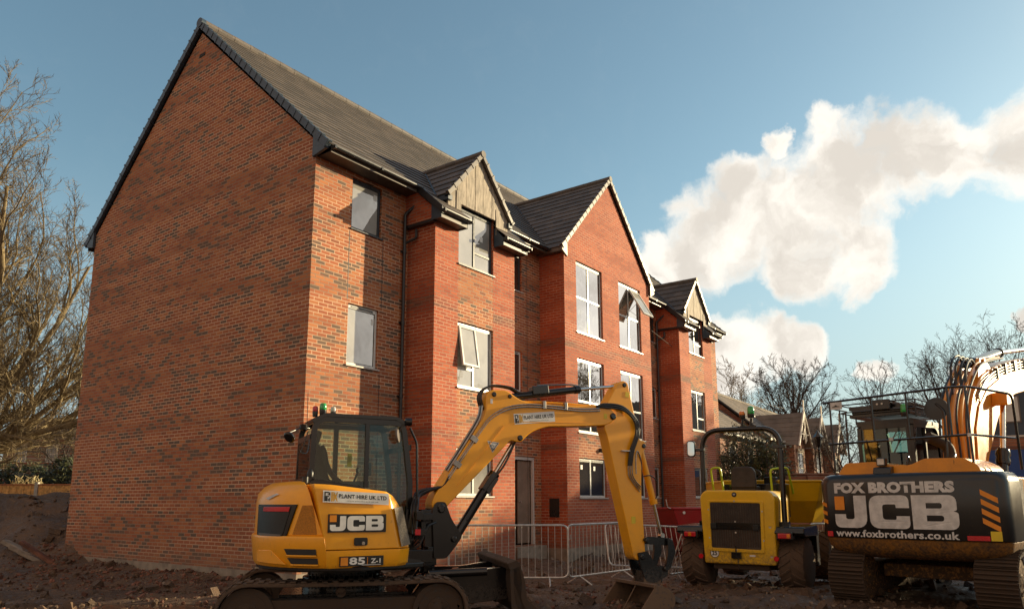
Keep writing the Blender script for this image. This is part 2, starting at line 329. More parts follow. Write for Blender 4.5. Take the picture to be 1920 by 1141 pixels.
def mud():
    m, t, b = mat('wet mud')
    tc = N(t, 'ShaderNodeTexCoord').outputs['Object']
    f1 = noise_n(t, 0.55, 8, tc, 0.65); f2 = noise_n(t, 5, 9, tc, 0.7); f3 = noise_n(t, 32, 6, tc, 0.7)
    c = mixc(t, ramp(t, f1, 0.35, 0.68), (0.060, 0.034, 0.020), (0.135, 0.077, 0.044))
    c = mixc(t, ramp(t, f2, 0.48, 0.72), c, (0.20, 0.12, 0.072))
    c = mixc(t, mth(t, 'MULTIPLY', ramp(t, f3, 0.56, 0.72), 0.5), c, (0.27, 0.175, 0.11))
    t.links.new(c, b.inputs['Base Color'])
    t.links.new(mth(t, 'ADD', 0.38, mth(t, 'MULTIPLY', ramp(t, f2, 0.35, 0.6), 0.5)), b.inputs['Roughness'])
    bump(t, b, mth(t, 'ADD', f2, mth(t, 'MULTIPLY', f3, 0.5)), 0.9, 0.06)
    return m
M['mud'] = mud()
M['rubble'] = plain('brick rubble', (0.15, 0.062, 0.038), 0.85, var=0.6, scale=2.3)
M['gravel'] = plain('pale stones', (0.17, 0.115, 0.075), 0.8, var=0.5, scale=2.3)
M['water'] = plain('puddle water', (0.04, 0.024, 0.016), 0.05, var=0.1); 

# ---------------------------------------------------------------- object helpers
def tag(o, label=None, cat=None, group=None, kind=None):
    for k, v in (('label', label), ('category', cat), ('group', group), ('kind', kind)):
        if v: o[k] = v
    return o
def thing(name, label, cat, loc=(0, 0, 0), rotz=0.0, group=None):
    o = bpy.data.objects.new(name, None); o.empty_display_size = 0.3; COL.objects.link(o)
    o.location = loc; o.rotation_euler = (0, 0, rotz)
    return tag(o, label, cat, group)
def copy_tree(o, parent=None):
    c = o.copy(); COL.objects.link(c); c.parent = parent
    for ch in o.children: copy_tree(ch, c)
    return c
class MB:
    def __init__(s): s.v = []; s.f = []; s.m = []; s.mats = []; s.cur = 0
    def mat(s, m):
        if m not in s.mats: s.mats.append(m)
        s.cur = s.mats.index(m); return s
    def add(s, vs, fs):
        k = len(s.v); s.v += [tuple(v) for v in vs]; s.f += [tuple(i + k for i in f) for f in fs]; s.m += [s.cur] * len(fs); return s
    def box(s, x0, x1, y0, y1, z0, z1):
        v = [(x, y, z) for x in (x0, x1) for y in (y0, y1) for z in (z0, z1)]
        return s.add(v, [(0, 1, 3, 2), (4, 6, 7, 5), (0, 4, 5, 1), (2, 3, 7, 6), (0, 2, 6, 4), (1, 5, 7, 3)])
    def obox(s, c, ax, ay, az):
        c = Vector(c); ax = Vector(ax); ay = Vector(ay); az = Vector(az)
        v = [c + ax * i + ay * j + az * k for i in (-1, 1) for j in (-1, 1) for k in (-1, 1)]
        return s.add(v, [(0, 1, 3, 2), (4, 6, 7, 5), (0, 4, 5, 1), (2, 3, 7, 6), (0, 2, 6, 4), (1, 5, 7, 3)])
    def prism(s, pts, a, b, axis='y', fn=None):
        """2-D outline extruded a..b along an axis (points are the two other axes in order)"""
        n = len(pts)
        def P(p, t):
            if fn: return fn(p, t)
            return {'y': (p[0], t, p[1]), 'x': (t, p[0], p[1]), 'z': (p[0], p[1], t)}[axis]
        v = [P(p, a) for p in pts] + [P(p, b) for p in pts]
        return s.add(v, [tuple(range(n - 1, -1, -1)), tuple(range(n, 2 * n))] + [(i, (i + 1) % n, n + (i + 1) % n, n + i) for i in range(n)])
    def ring(s, outer, inner, a, b, axis='y'):
        n = len(outer)
        P = lambda p, t: {'y': (p[0], t, p[1]), 'x': (t, p[0], p[1]), 'z': (p[0], p[1], t)}[axis]
        v = [P(p, a) for p in outer] + [P(p, a) for p in inner] + [P(p, b) for p in outer] + [P(p, b) for p in inner]
        f = []
        for i in range(n):
            j = (i + 1) % n
            f += [(i, j, n + j, n + i), (2 * n + i, 3 * n + i, 3 * n + j, 2 * n + j), (i, 2 * n + i, 2 * n + j, j), (n + i, n + j, 3 * n + j, 3 * n + i)]
        return s.add(v, f)
    def tube(s, pts, r, n=8, cap=True, closed=False):
        pts = [Vector(p) for p in pts]; m = len(pts)
        rr = r if isinstance(r, (list, tuple)) else [r] * m
        prev = None; vs = []
        for i, p in enumerate(pts):
            if closed: t = pts[(i + 1) % m] - pts[i - 1]
            else: t = (pts[min(i + 1, m - 1)] - pts[max(i - 1, 0)])
            t = t.normalized() if t.length > 1e-9 else Vector((0, 0, 1))
            if prev is None:
                a = t.orthogonal().normalized()
            else:
                a = prev - t * prev.dot(t); a = a.normalized() if a.length > 1e-6 else t.orthogonal().normalized()
            prev = a; b = t.cross(a)
            vs += [p + (a * cos(2 * pi * k / n) + b * sin(2 * pi * k / n)) * rr[i] for k in range(n)]
        fs = []
        for i in range(m if closed else m - 1):
            j = (i + 1) % m
            for k in range(n): fs.append((i * n + k, i * n + (k + 1) % n, j * n + (k + 1) % n, j * n + k))
        if cap and not closed: fs += [tuple(range(n - 1, -1, -1)), tuple(range((m - 1) * n, m * n))]
        return s.add(vs, fs)
    def cyl(s, p0, p1, r0, r1=None, n=16):
        return s.tube([p0, p1], [r0, r0 if r1 is None else r1], n)
    def lathe(s, c, prof, axis=(0, 0, 1), n=16):
        c = Vector(c); ax = Vector(axis).normalized()
        return s.tube([c + ax * h for _, h in prof], [max(r, 1e-4) for r, _ in prof], n)
    def build(s, name, material=None, parent=None, bevel=0, smooth=False, seg=2):
        me = bpy.data.meshes.new(name); me.from_pydata([tuple(v) for v in s.v], [], s.f)
        bm = bmesh.new(); bm.from_mesh(me); bmesh.ops.recalc_face_normals(bm, faces=bm.faces); bm.to_mesh(me); bm.free()
        for mm in (s.mats if s.mats else [material]): me.materials.append(M[mm] if isinstance(mm, str) else mm)
        if s.mats:
            for p, i in zip(me.polygons, s.m): p.material_index = i
        o = bpy.data.objects.new(name, me); COL.objects.link(o)
        if parent is not None: o.parent = parent
        if smooth:
            for p in me.polygons: p.use_smooth = True
            try: me.set_sharp_from_angle(angle=radians(38))
            except Exception: pass
        if bevel:
            b = o.modifiers.new('bevel', 'BEVEL'); b.width = bevel; b.segments = seg; b.limit_method = 'ANGLE'; b.angle_limit = radians(35)
            b.harden_normals = False
        return o
def box(name, m, parent, x0, x1, y0, y1, z0, z1, bevel=0):
    return MB().box(x0, x1, y0, y1, z0, z1).build(name, m, parent, bevel)
def rpoly(pts, r, n=5):
    """round the corners of a 2-D outline; r one radius or one per corner"""
    out = []; k = len(pts)
    for i in range(k):
        p = Vector(pts[i]); a = Vector(pts[i - 1]); b = Vector(pts[(i + 1) % k])
        ri = r[i] if isinstance(r, (list, tuple)) else r
        if ri <= 0: out.append(tuple(p)); continue
        da = (a - p); db = (b - p); q = min(ri, da.length * 0.48, db.length * 0.48)
        s0 = p + da.normalized() * q; s1 = p + db.normalized() * q
        for j in range(n + 1):
            t = j / n; out.append(tuple((s0 * (1 - t) ** 2) + p * 2 * t * (1 - t) + s1 * t ** 2))
    return out
def rpath(pts, r, n=5):
    """3-D polyline with rounded bends"""
    P = [Vector(p) for p in pts]; out = [P[0]]
    for i in range(1, len(P) - 1):
        a, p, b = P[i - 1], P[i], P[i + 1]; q = min(r, (a - p).length * .48, (b - p).length * .48)
        s0 = p + (a - p).normalized() * q; s1 = p + (b - p).normalized() * q
        for j in range(n + 1):
            t = j / n; out.append(s0 * (1 - t) ** 2 + p * 2 * t * (1 - t) + s1 * t ** 2)
    out.append(P[-1]); return out
def curvepath(pts, n=6):
    """Catmull-Rom through points"""
    P = [Vector(p) for p in pts]; P = [P[0] * 2 - P[1]] + P + [P[-1] * 2 - P[-2]]; out = []
    for i in range(1, len(P) - 2):
        for j in range(n):
            t = j / n; a, b, c, d = P[i - 1], P[i], P[i + 1], P[i + 2]
            out.append(0.5 * ((2 * b) + (c - a) * t + (2 * a - 5 * b + 4 * c - d) * t * t + (3 * b - a - 3 * c + d) * t ** 3))
    out.append(P[-2]); return out
def to_frame(o, org, ex, ez, parent):
    """place a flat mesh made in x,y at org with x along ex and y along ez"""
    ex = Vector(ex).normalized(); ez = Vector(ez).normalized(); n = ex.cross(ez)
    me = o.data; m4 = Matrix(((ex.x, ez.x, n.x, org[0]), (ex.y, ez.y, n.y, org[1]), (ex.z, ez.z, n.z, org[2]), (0, 0, 0, 1)))
    me.transform(m4); o.parent = parent; return o
def text(name, s, height, width, org, ex, ez, m, parent, bold=0.0, depth=0.002, shear=0.0):
    """lettering fitted to a height and a width, lying on a surface"""
    c = bpy.data.curves.new(name, 'FONT'); c.body = s; c.size = 1; c.extrude = 0; c.offset = bold; c.resolution_u = 3; c.space_character = 1.05
    t = bpy.data.objects.new(name, c); COL.objects.link(t)
    bpy.context.view_layer.update()
    me = bpy.data.meshes.new_from_object(t.evaluated_get(bpy.context.evaluated_depsgraph_get()))
    bpy.data.objects.remove(t)
    xs = [v.co.x for v in me.vertices]; ys = [v.co.y for v in me.vertices]
    x0, x1, y0, y1 = min(xs), max(xs), min(ys), max(ys)
    for v in me.vertices:
        yy = (v.co.y - y0) / (y1 - y0) * height
        v.co = ((v.co.x - x0) / (x1 - x0) * width + yy * shear, yy, depth)
    me.materials.clear(); me.materials.append(M[m])
    o = bpy.data.objects.new(name, me); COL.objects.link(o)
    return to_frame(o, org, ex, ez, parent)
def shape(name, loops, m, org, ex, ez, parent, depth=0.002, sx=1, sy=1):
    """flat filled outline with holes (signs, logos)"""
    c = bpy.data.curves.new(name, 'CURVE'); c.dimensions = '2D'; c.fill_mode = 'BOTH'
    for L in loops:
        sp = c.splines.new('POLY'); sp.points.add(len(L) - 1); sp.use_cyclic_u = True
        for i, p in enumerate(L): sp.points[i].co = (p[0] * sx, p[1] * sy, 0, 1)
    t = bpy.data.objects.new(name, c); COL.objects.link(t); bpy.context.view_layer.update()
    me = bpy.data.meshes.new_from_object(t.evaluated_get(bpy.context.evaluated_depsgraph_get())); bpy.data.objects.remove(t)
    for v in me.vertices: v.co.z = depth
    me.materials.clear(); me.materials.append(M[m])
    o = bpy.data.objects.new(name, me); COL.objects.link(o)
    return to_frame(o, org, ex, ez, parent)
def blockletters(m, org, ex, ez, parent, W, H, depth=0.003, tw=0.29, th=0.27):
    """wide slab letters J C B in one row, W wide and H high"""
    def R(pts, r): return rpoly(pts, r, 5)
    u = W / 3.42
    J = R([(0.0, 0), (1.0, 0), (1.0, 1), (.62, 1), (.62, .27), (.35, .27), (.35, .42), (0, .42)], [.3, .34, 0, 0, .08, .08, 0, 0])
    Cc = R([(0, 0), (1.12, 0), (1.12, .38), (.76, .38), (.76, .27), (.38, .27), (.38, .73), (.76, .73), (.76, .62), (1.12, .62), (1.12, 1), (0, 1)], [.3, .3, 0, 0, .06, .1, .1, .06, 0, 0, .3, .3])
    B = R([(0, 0), (1.16, 0), (1.16, .49), (1.04, .53), (1.13, .56), (1.13, 1), (0, 1)], [0, .26, .1, 0, .1, .24, 0])
    b1 = R([(.37, .24), (.80, .24), (.80, .41), (.37, .41)], [0, .08, .08, 0]); b2 = R([(.37, .61), (.77, .61), (.77, .77), (.37, .77)], [0, .07, .07, 0])
    loops = [J] + [[(x + 1.08, y) for x, y in Cc]] + [[(x + 2.27, y) for x, y in L] for L in (B, b1, b2)]
    return shape('lettering', loops, m, org, ex, ez, parent, depth, u, H)

# ================================================================ GROUND
def sst(a, b, x):
    t = min(1, max(0, (x - a) / (b - a))); return t * t * (3 - 2 * t)
def ground_h(x, y):
    p = Vector((x, y, 0)) - CAM; dep = p.dot(FH); lat = p.dot(RH)
    far = sst(40, 90, math.hypot(lat, dep))
    n = noise.fractal(Vector((x * .22, y * .22, 3)), 1.0, 2.0, 3) * .09
    n2 = noise.fractal(Vector((x * 1.3, y * 1.3, 9)), .8, 2.1, 5) * .060
    # churned furrows left by tracks, running across the picture
    rut = noise.noise(Vector((dep * 2.6 + noise.noise(Vector((lat * .25, dep * .3, 5))) * 2, lat * .18, 1))) * .10
    h = .03 + (n + n2 + rut) * (1 - far)
    # soil heaped against the gable and the front of the building
    db = max(0 - x, x - 20.8, 0 - y, y - 9.1)
    dw = min(db, math.hypot(x - min(max(x, 0), 20.8), y - min(max(y, -.8), 9.1)))
    h += .15 * (1 - sst(.1, 1.3, dw)) * (1 + .8 * noise.noise(Vector((x * 1.1, y * 1.1, 2))))
    # spoil between blade and bucket
    q = Vector((x, y, 0)) - G(-.1, 12.6); a = q.dot(RH); c = q.dot(FH)
    h += .17 * math.exp(-(a * a / .9 + c * c / .5)) * (1 + .8 * noise.noise(Vector((x * 2.3, y * 2.3, 4))))
    # raised bank beyond the far left corner
    left = 1 - sst(-9.2, -6.5, lat)
    bank = sst(17.6, 22.6, dep + .8 * noise.noise(Vector((x * .5, y * .5, 7)))) * left
    h = h * (1 - bank * .3) + bank * (1.76 + .22 * noise.fractal(Vector((x * .9, y * .9, 6)), .8, 2, 4) * (1 - far))
    # puddle hollow
    q = Vector((x, y, 0)) - G(-5.2, 12.0); a = q.dot(RH); c = q.dot(FH)
    e = math.exp(-((a / 2.3) ** 2 + (c / .75) ** 2)); h = h * (1 - .85 * min(1, e * 1.6)) - .05 * e
    return h
bm = MB(); NG = 430; c0 = G(1, 14.5)
def gw(s): return math.copysign(13 * abs(s) + 900 * abs(s) ** 7, s)
vs = []
for i in range(NG):
    for j in range(NG):
        a = gw(i / (NG - 1) * 2 - 1); b = gw(j / (NG - 1) * 2 - 1)
        x = c0.x + RH.x * a + FH.x * b; y = c0.y + RH.y * a + FH.y * b
        vs.append((x, y, ground_h(x, y)))
bm.add(vs, [(i * NG + j, (i + 1) * NG + j, (i + 1) * NG + j + 1, i * NG + j + 1) for i in range(NG - 1) for j in range(NG - 1)])
tag(bm.build('ground', 'mud', None, smooth=False), kind='structure')
for p in bpy.data.objects['ground'].data.polygons: p.use_smooth = True
p0 = G(-5.2, 12.0)
pud = MB().add([(p0.x + RH.x * 3.4 * cos(t) + FH.x * 1.3 * sin(t), p0.y + RH.y * 3.4 * cos(t) + FH.y * 1.3 * sin(t), -.012) for t in [2 * pi * k / 40 for k in range(40)]], [tuple(range(40))])
tag(pud.build('puddle', 'water'), kind='structure')
def rocks(name, m, spots, smin, smax, zoff=0.3):
    mb = MB()
    base = bmesh.new(); bmesh.ops.create_icosphere(base, subdivisions=1, radius=1)
    bv = [v.co.copy() for v in base.verts]; bf = [tuple(v.index for v in f.verts) for f in base.faces]; base.free()
    cub = [Vector((i, j, k)) for i in (-1, 1) for j in (-1, 1) for k in (-1, 1)]; cf = [(0, 1, 3, 2), (4, 6, 7, 5), (0, 4, 5, 1), (2, 3, 7, 6), (0, 2, 6, 4), (1, 5, 7, 3)]
    for x, y in spots:
        s = smin + (smax - smin) * random.random() ** 3.5; r = Matrix.Rotation(random.random() * 6.3, 3, Vector((random.gauss(0, 1), random.gauss(0, 1), random.gauss(0, 1))).normalized())
        sc = Vector((random.uniform(.7, 1.5), random.uniform(.6, 1), random.uniform(.35, .8))) * s
        z = ground_h(x, y) + sc.z * zoff
        V, F = (bv, bf) if random.random() < .7 else (cub, cf)
        mb.add([(r @ Vector((v.x * sc.x, v.y * sc.y, v.z * sc.z)) * random.uniform(.85, 1.1)) + Vector((x, y, z)) for v in V], F)
    return tag(mb.build(name, m), kind='stuff')
sp = []
for _ in range(2600):      # fragments strewn along the foot of the gable
    y = random.uniform(-2.5, 9.5); x = -abs(random.gauss(0, 1.1)) - .05; sp.append((x, y))
for _ in range(900):
    g = G(random.gauss(-.3, 1.6), random.gauss(12.9, .9)); sp.append((g.x, g.y))
rocks('brick_rubble', 'rubble', sp, .010, .050)
sp = []
for _ in range(5200):
    d = random.uniform(10.8, 19); g = G(random.uniform(-.72, .75) * d, d); sp.append((g.x, g.y))
for _ in range(900):
    d = random.gauss(20.5, 1.6); g = G(random.uniform(-15.5, -9), d); sp.append((g.x, g.y))
for _ in range(300):
    g = G(random.gauss(-4.2, 2), random.gauss(11.6, .25)); sp.append((g.x, g.y))
rocks('gravel', 'gravel', sp, .006, .036)
tag(rocks('clods', 'mud', [(lambda g: (g.x, g.y))(G(random.uniform(-.72, .75) * d, d)) for d in [random.uniform(10.8, 22) for _ in range(3000)]], .02, .11), kind='stuff')

# ================================================================ THE NEW BRICK BUILDING
B = thing('apartment_building', 'new three storey red brick apartment block with steep grey tiled roof, gables and dormers', 'building')
L, Dp_, EZ = 20.83, 9.06, 8.34
SL = (13.05 - 8.47) / 4.93
def roof_z(y): return 8.47 + (y + .4) * SL
RID_Y, RID_Z = 4.53, 13.05
def wall(name, m, u0, u1, z0, z1, v, holes=(), axis='y', reveal=.11, parent=B, top=None):
    """brick sheet at y=v (axis y) or x=v (axis x) with window openings and their reveals"""
    us = sorted({u0, u1, *[h[0] for h in holes], *[h[1] for h in holes]}); us = [u for u in us if u0 <= u <= u1]
    zs = sorted({z0, z1, *[h[2] for h in holes], *[h[3] for h in holes]}); zs = [z for z in zs if z0 <= z <= z1]
    mb = MB(); P = (lambda u, z, d=0: (u, v + d, z)) if axis == 'y' else (lambda u, z, d=0: (v + d, u, z))
    for i in range(len(us) - 1):
        for j in range(len(zs) - 1):
            cu, cz = (us[i] + us[i + 1]) / 2, (zs[j] + zs[j + 1]) / 2
            if any(h[0] < cu < h[1] and h[2] < cz < h[3] for h in holes): continue
            mb.add([P(us[i], zs[j]), P(us[i + 1], zs[j]), P(us[i + 1], zs[j + 1]), P(us[i], zs[j + 1])], [(0, 1, 2, 3)])
    for a, b, c, d in holes:
        if b <= u0 or a >= u1: continue
        for q in (((a, c), (b, c)), ((b, c), (b, d)), ((b, d), (a, d)), ((a, d), (a, c))):
            (p1, q1), (p2, q2) = q
            mb.add([P(p1, q1), P(p2, q2), P(p2, q2, reveal), P(p1, q1, reveal)], [(0, 1, 2, 3)])
    if top: mb.add([P(*p) for p in top], [tuple(range(len(top)))])
    me_o = mb.build(name, m, parent)
    return me_o
def window(x0, x1, z0, z1, y, cols=(.5,), transom=(), frame='frame_white', pane='pane', vents=True, sill='sill', panes=None, open_sash=None, parent=B, fw=.055):
    """frame (a part) with its panes, sill and trickle vents as sub-parts"""
    f = MB(); a, b = y + .055, y + .11
    f.box(x0, x0 + fw, a, b, z0, z1); f.box(x1 - fw, x1, a, b, z0, z1); f.box(x0 + fw, x1 - fw, a, b, z0, z0 + fw); f.box(x0 + fw, x1 - fw, a, b, z1 - fw * 1.5, z1)
    xs = [x0 + fw] + [x0 + (x1 - x0) * c for c in cols] + [x1 - fw]
    for c in xs[1:-1]: f.box(c - .03, c + .03, a + .002, b - .002, z0 + fw, z1 - fw * 1.5)
    for t_ in transom:
        c0_, c1_, h = t_ if isinstance(t_, tuple) else (0, len(xs) - 2, t_)
        zz = z0 + (z1 - z0) * h
        f.box(xs[c0_] + .001, xs[c1_ + 1] - .001, a + .004, b - .004, zz - .03, zz + .03)
    # glazing beads
    w_ = f.build('window', frame, parent, .006)
    pn = MB()
    pn.box(x0 + fw * .5, x1 - fw * .5, y + .075, y + .082, z0 + fw * .5, z1 - fw)
    pn.build('pane', pane, w_)
    bd = MB()
    for i in range(len(xs) - 1):
        l, r = xs[i] + (.03 if i else 0), xs[i + 1] - (.03 if i < len(xs) - 2 else 0)
        for (p_, q_, r_, s_) in ((l, l + .012, z0 + fw, z1 - fw * 1.5), (r - .012, r, z0 + fw, z1 - fw * 1.5), (l + .012, r - .012, z0 + fw, z0 + fw + .012), (l + .012, r - .012, z1 - fw * 1.5 - .012, z1 - fw * 1.5)):
            bd.box(p_, q_, y + .068, y + .074, r_, s_)
    bd.build('glazing_bead', 'letter_black', w_)
    if vents:
        vb = MB()
        for i in range(len(xs) - 1):
            l, r = xs[i] + .07, xs[i + 1] - .07
            if r - l > .1: vb.box(l, r, a - .012, a - .001, z1 - fw * 1.5 + .022, z1 - fw * 1.5 + .045)
        vb.build('trickle_vent', 'letter_black', w_)
    if sill: MB().box(x0 - .03, x1 + .04, y - .035, y + .054, z0 - .035, z0 - .001).build('sill', sill, w_, .004)
    if open_sash:
        l, r, zt, h, ang = open_sash
        s = MB(); t = .05
        s.box(0, t, -.025, .025, -h, 0); s.box(r - l - t, r - l, -.025, .025, -h, 0); s.box(t, r - l - t, -.025, .025, -h, -h + t); s.box(t, r - l - t, -.025, .025, -t, 0)
        o = s.build('opening_sash', frame, w_, .004); o.location = (l, y + .03, zt); o.rotation_euler = (-ang, 0, 0)
        g_ = MB().box(t * .5, r - l - t * .5, -.004, .004, -h + t * .5, -t * .5).build('sash_pane', 'pane_film_refl', w_); g_.location = o.location; g_.rotation_euler = o.rotation_euler  # pale pane colour stands in for reflected sky
        s2 = MB()
        for xx in (l + .03, r - .03):
            s2.tube([(xx, y + .05, zt - h * .72), (xx, y + .03 - sin(ang) * h * .55, zt - cos(ang) * h * .55)], .007, 6)
        s2.build('sash_stay', 'galv', w_)
    return w_
pw = pb = .81
WL, WR = 7.82, 13.01
bays = [(2.62, 5.52, 3.40, 4.67), (20.83 - 5.52, 20.83 - 2.62, 20.83 - 4.67, 20.83 - 3.40)]
# window openings
main_holes = [(.96, 1.80, 7.12, 8.24), (.96, 1.80, 4.29, 5.54), (6.35, 6.97, 7.11, 8.24), (6.35, 6.97, 4.41, 5.49), (6.45, 7.55, .52, 2.75), (14.4, 15.1, 1.72, 2.74), (14.4, 15.1, 4.41, 5.49), (14.4, 15.1, 7.11, 8.24)]
wall('wall', 'brick_mottled', 0, L, 0.0, EZ, 0.0, main_holes)
# gable wall with its triangle
def rz_w(y): return roof_z(y) - .22
gz0 = rz_w(0)
mbg = MB(); NY = 1
mbg.add([(0, 0, 0), (0, Dp_, 0), (0, Dp_, gz0), (0, 0, gz0)], [(0, 1, 2, 3)]).add([(0, 0, gz0), (0, Dp_, gz0), (0, RID_Y, rz_w(RID_Y) - .02)], [(0, 1, 2)])
mbg.build('gable_wall', 'brick_mottled', B)
MB().add([(L, 0, 0), (L, Dp_, 0), (L, Dp_, gz0), (L, RID_Y, rz_w(RID_Y) - .02), (L, 0, gz0)], [(0, 1, 2, 3, 4)]).build('gable_wall', 'brick_mottled', B)
wall('rear_wall', 'brick_mottled', 0, L, 0, EZ, Dp_)
# small vent high in the gable, plinth
box('vent', 'dark_in', B, -.012, -.001, 4.33, 4.56, 12.16, 12.24)
pl = MB(); pl.box(-.03, -.002, -.03, Dp_ + .03, -.2, .33); pl.box(-.002, WL - .003, -.03, -.002, -.2, .33); pl.build('plinth', 'concrete', B)
window(.96, 1.80, 7.12, 8.24, 0, (), (), 'frame', 'pane_film_refl', False, 'frame')
window(.96, 1.80, 4.29, 5.54, 0, (), (), 'frame_white', 'pane_film_refl')
for h in ((6.35, 6.97, 7.11, 8.24), (6.35, 6.97, 4.41, 5.49), (14.4, 15.1, 4.41, 5.49), (14.4, 15.1, 7.11, 8.24), (14.4, 15.1, 1.72, 2.74)):
    window(*h, 0, (), (), 'frame' if h[2] > 7 else 'frame_white', 'pane_dark')
# movement joints: thin vertical lines in the brickwork
mj = MB()

for x, a, b in ((.93, 5.6, 7.05), (1.86, 5.6, 7.05), (1.86, 1.0, 4.2), (7.2, .6, 8.2)): mj.box(x - .006, x + .006, -.004, -.001, a, b)
mj.build('movement_joint', 'letter_black', B)
# entrance door ajar
dr = MB(); dr.box(6.45, 6.52, .04, .11, .52, 2.75); dr.box(7.48, 7.55, .04, .11, .52, 2.75); dr.box(6.52, 7.48, .04, .11, 2.66, 2.75)
df = dr.build('door', 'frame_white', B, .004)
MB().box(6.52, 7.48, .35, .36, .5, 2.7).build('doorway', 'dark_in', df)
MB().box(6.92, 7.46, .12, .16, .56, 2.64).build('door_leaf', 'door', df, .004)
MB().cyl((6.99, .12, 1.6), (6.99, .06, 1.6), .02).build('handle', 'galv', df)
box('door_step', 'concrete', B, 6.35, 7.65, -.28, -.035, .1, .50, .01)
# front bays
def bay(k):
    x0, x1, a, b = bays[k]; y = -pb; rz = 7.58
    third = (a, b, 6.85, 8.22); second = (a, b, 4.06, 5.52); first = (a, b, 1.72, 2.75)
    H = [third, second, first]
    top = 8.0
    wall('bay_wall', 'brick_red', x0, a, 0, 7.62, y)
    wall('bay_wall', 'brick_red', b, x1, 0, 7.62, y)
    wall('bay_panel', 'brick_mottled', a, b, 0, 6.85, y, [second, first])
    # window-side reveals at the top floor
    mb = MB()
    for xx in (a, b): mb.add([(xx, y, 6.85), (xx, y + .12, 6.85), (xx, y + .12, 8.22), (xx, y, 8.22)], [(0, 1, 2, 3)])
    mb.build('reveal', 'brick_red', B)
    # returns
    for xx in (x0, x1):
        MB().add([(xx, y, 0), (xx, 0, 0), (xx, 0, 8.6), (xx, y + .02, 7.66), (xx, y, 7.62)], [(0, 1, 2, 3, 4)]).build('bay_return', 'brick_red', B)
    # corbelled triangle of brick under the sloping eave, with a dark board below
    for sgn, xx in ((-1, x0), (1, x1)):
        t = MB(); t.prism([(0.0, 7.62), (-pb - .02, 7.62), (-pb - .02, roof_z(-pb) - .20), (0.0, roof_z(0) - .20)], xx + sgn * .012, xx + sgn * .10, 'x'); t.build('spandrel', 'brick_red', B)
        box('spandrel_board', 'dark', B, min(xx + sgn * .002, xx + sgn * .125), max(xx + sgn * .002, xx + sgn * .125), -pb - .04, 0, 7.55, 7.615)
    # windows
    window(*third, y, (.48,), ((1, 1, .3),), 'frame', 'pane_film_refl' if k == 0 else 'pane', False, 'frame')
    if k == 0: window(*second, y, (.48,), ((0, 0, .30),), 'frame_white', 'pane_film_refl', open_sash=(a + .05, a + .62, 5.44, .92, radians(9)))
    else: window(*second, y, (.48,), ((1, 1, .32),), 'frame_white', 'pane')
    window(*first, y, (.5,), (), 'frame_white', 'pane_film_refl' if k == 0 else 'pane')
    # eave pieces each side of the window
    for l, r in ((x0 - .14, a - .02), (b + .02, x1 + .14)):
        ye = -1.15; ze = roof_z(ye)
        e = MB()
        tiles(e, (l, -.36, roof_z(-.36) + .012), (r, -.36, roof_z(-.36) + .012), (l, ye, ze + .012), (r, ye, ze + .012), 3)
        e.build('lower_roof', 'tile', B)
        box('soffit', 'soffit', B, l + .02, r - .02, ye + .07, y - .002, 7.60, 7.615)
        box('fascia', 'fascia', B, l + .02, r - .02, ye + .05, ye + .068, 7.58, ze - .03, .003)
        gutter((l - .04, ye - .03, ze - .035), (r + .04, ye - .03, ze - .035))
        for xx in (l, r - .03):
            c = MB(); c.prism([(ye + .045, 7.575), (y - .003, 7.575), (y - .003, roof_z(y) - .03), (ye + .045, ze - .03)], xx, xx + .03, 'x'); c.build('eave_box', 'verge', B)
        # verge board following the slope on the outer edge
        ox = l if l < x0 else r
        c = MB(); c.prism([(-.40, roof_z(-.40) + .04), (ye, ze + .04), (ye, ze - .12), (-.40, roof_z(-.40) - .17)], ox - .03, ox + .03, 'x'); c.build('verge', 'dark', B)
    dormer(x0, x1, a, b)
def tiles(mb, tl, tr, bl, br, n, lift=.022, gap=.006):
    """courses of tiles from the top edge tl-tr to the bottom edge bl-br, each lapping the one below; butt joints cut in"""
    tl, tr, bl, br = map(Vector, (tl, tr, bl, br))
    nrm = (tr - tl).cross(bl - tl).normalized()
    if nrm.z < 0: nrm = -nrm
    for i in range(n):
        t0, t1 = i / n, (i + 1) / n + (.04 / n if i < n - 1 else 0)
        a, b = tl.lerp(bl, t0), tr.lerp(br, t0); c, d = tl.lerp(bl, t1), tr.lerp(br, t1)
        mb.add([a, b, d + nrm * lift, c + nrm * lift, c, d], [(0, 1, 2, 3), (3, 2, 5, 4)])
def gutter(p0, p1, r=.056):
    p0 = Vector(p0); p1 = Vector(p1); mb = MB(); d = (p1 - p0).normalized(); s = Vector((-d.y, d.x, 0)); n = 8
    prof = [s * (r * cos(pi + pi * k / n)) + Vector((0, 0, r * sin(pi + pi * k / n))) for k in range(n + 1)]
    prof += [q * .88 for q in reversed(prof)]
    m_ = len(prof); vs = [p0 + q for q in prof] + [p1 + q for q in prof]
    mb.add(vs, [(i, (i + 1) % m_, m_ + (i + 1) % m_, m_ + i) for i in range(m_)] + [tuple(range(m_)), tuple(range(m_, 2 * m_))])
    L_ = (p1 - p0).length; k = max(1, int(L_ / 1.0))
    for i in range(k + 1):
        q = p0 + d * (L_ * i / k) ; q = q + d * (.03 if i == 0 else -.03 if i == k else 0)
        mb.obox(q + Vector((0, 0, -.028)), d * .022, s * (r + .008), Vector((0, 0, .034)))
    return mb.build('gutter', 'dark', B)
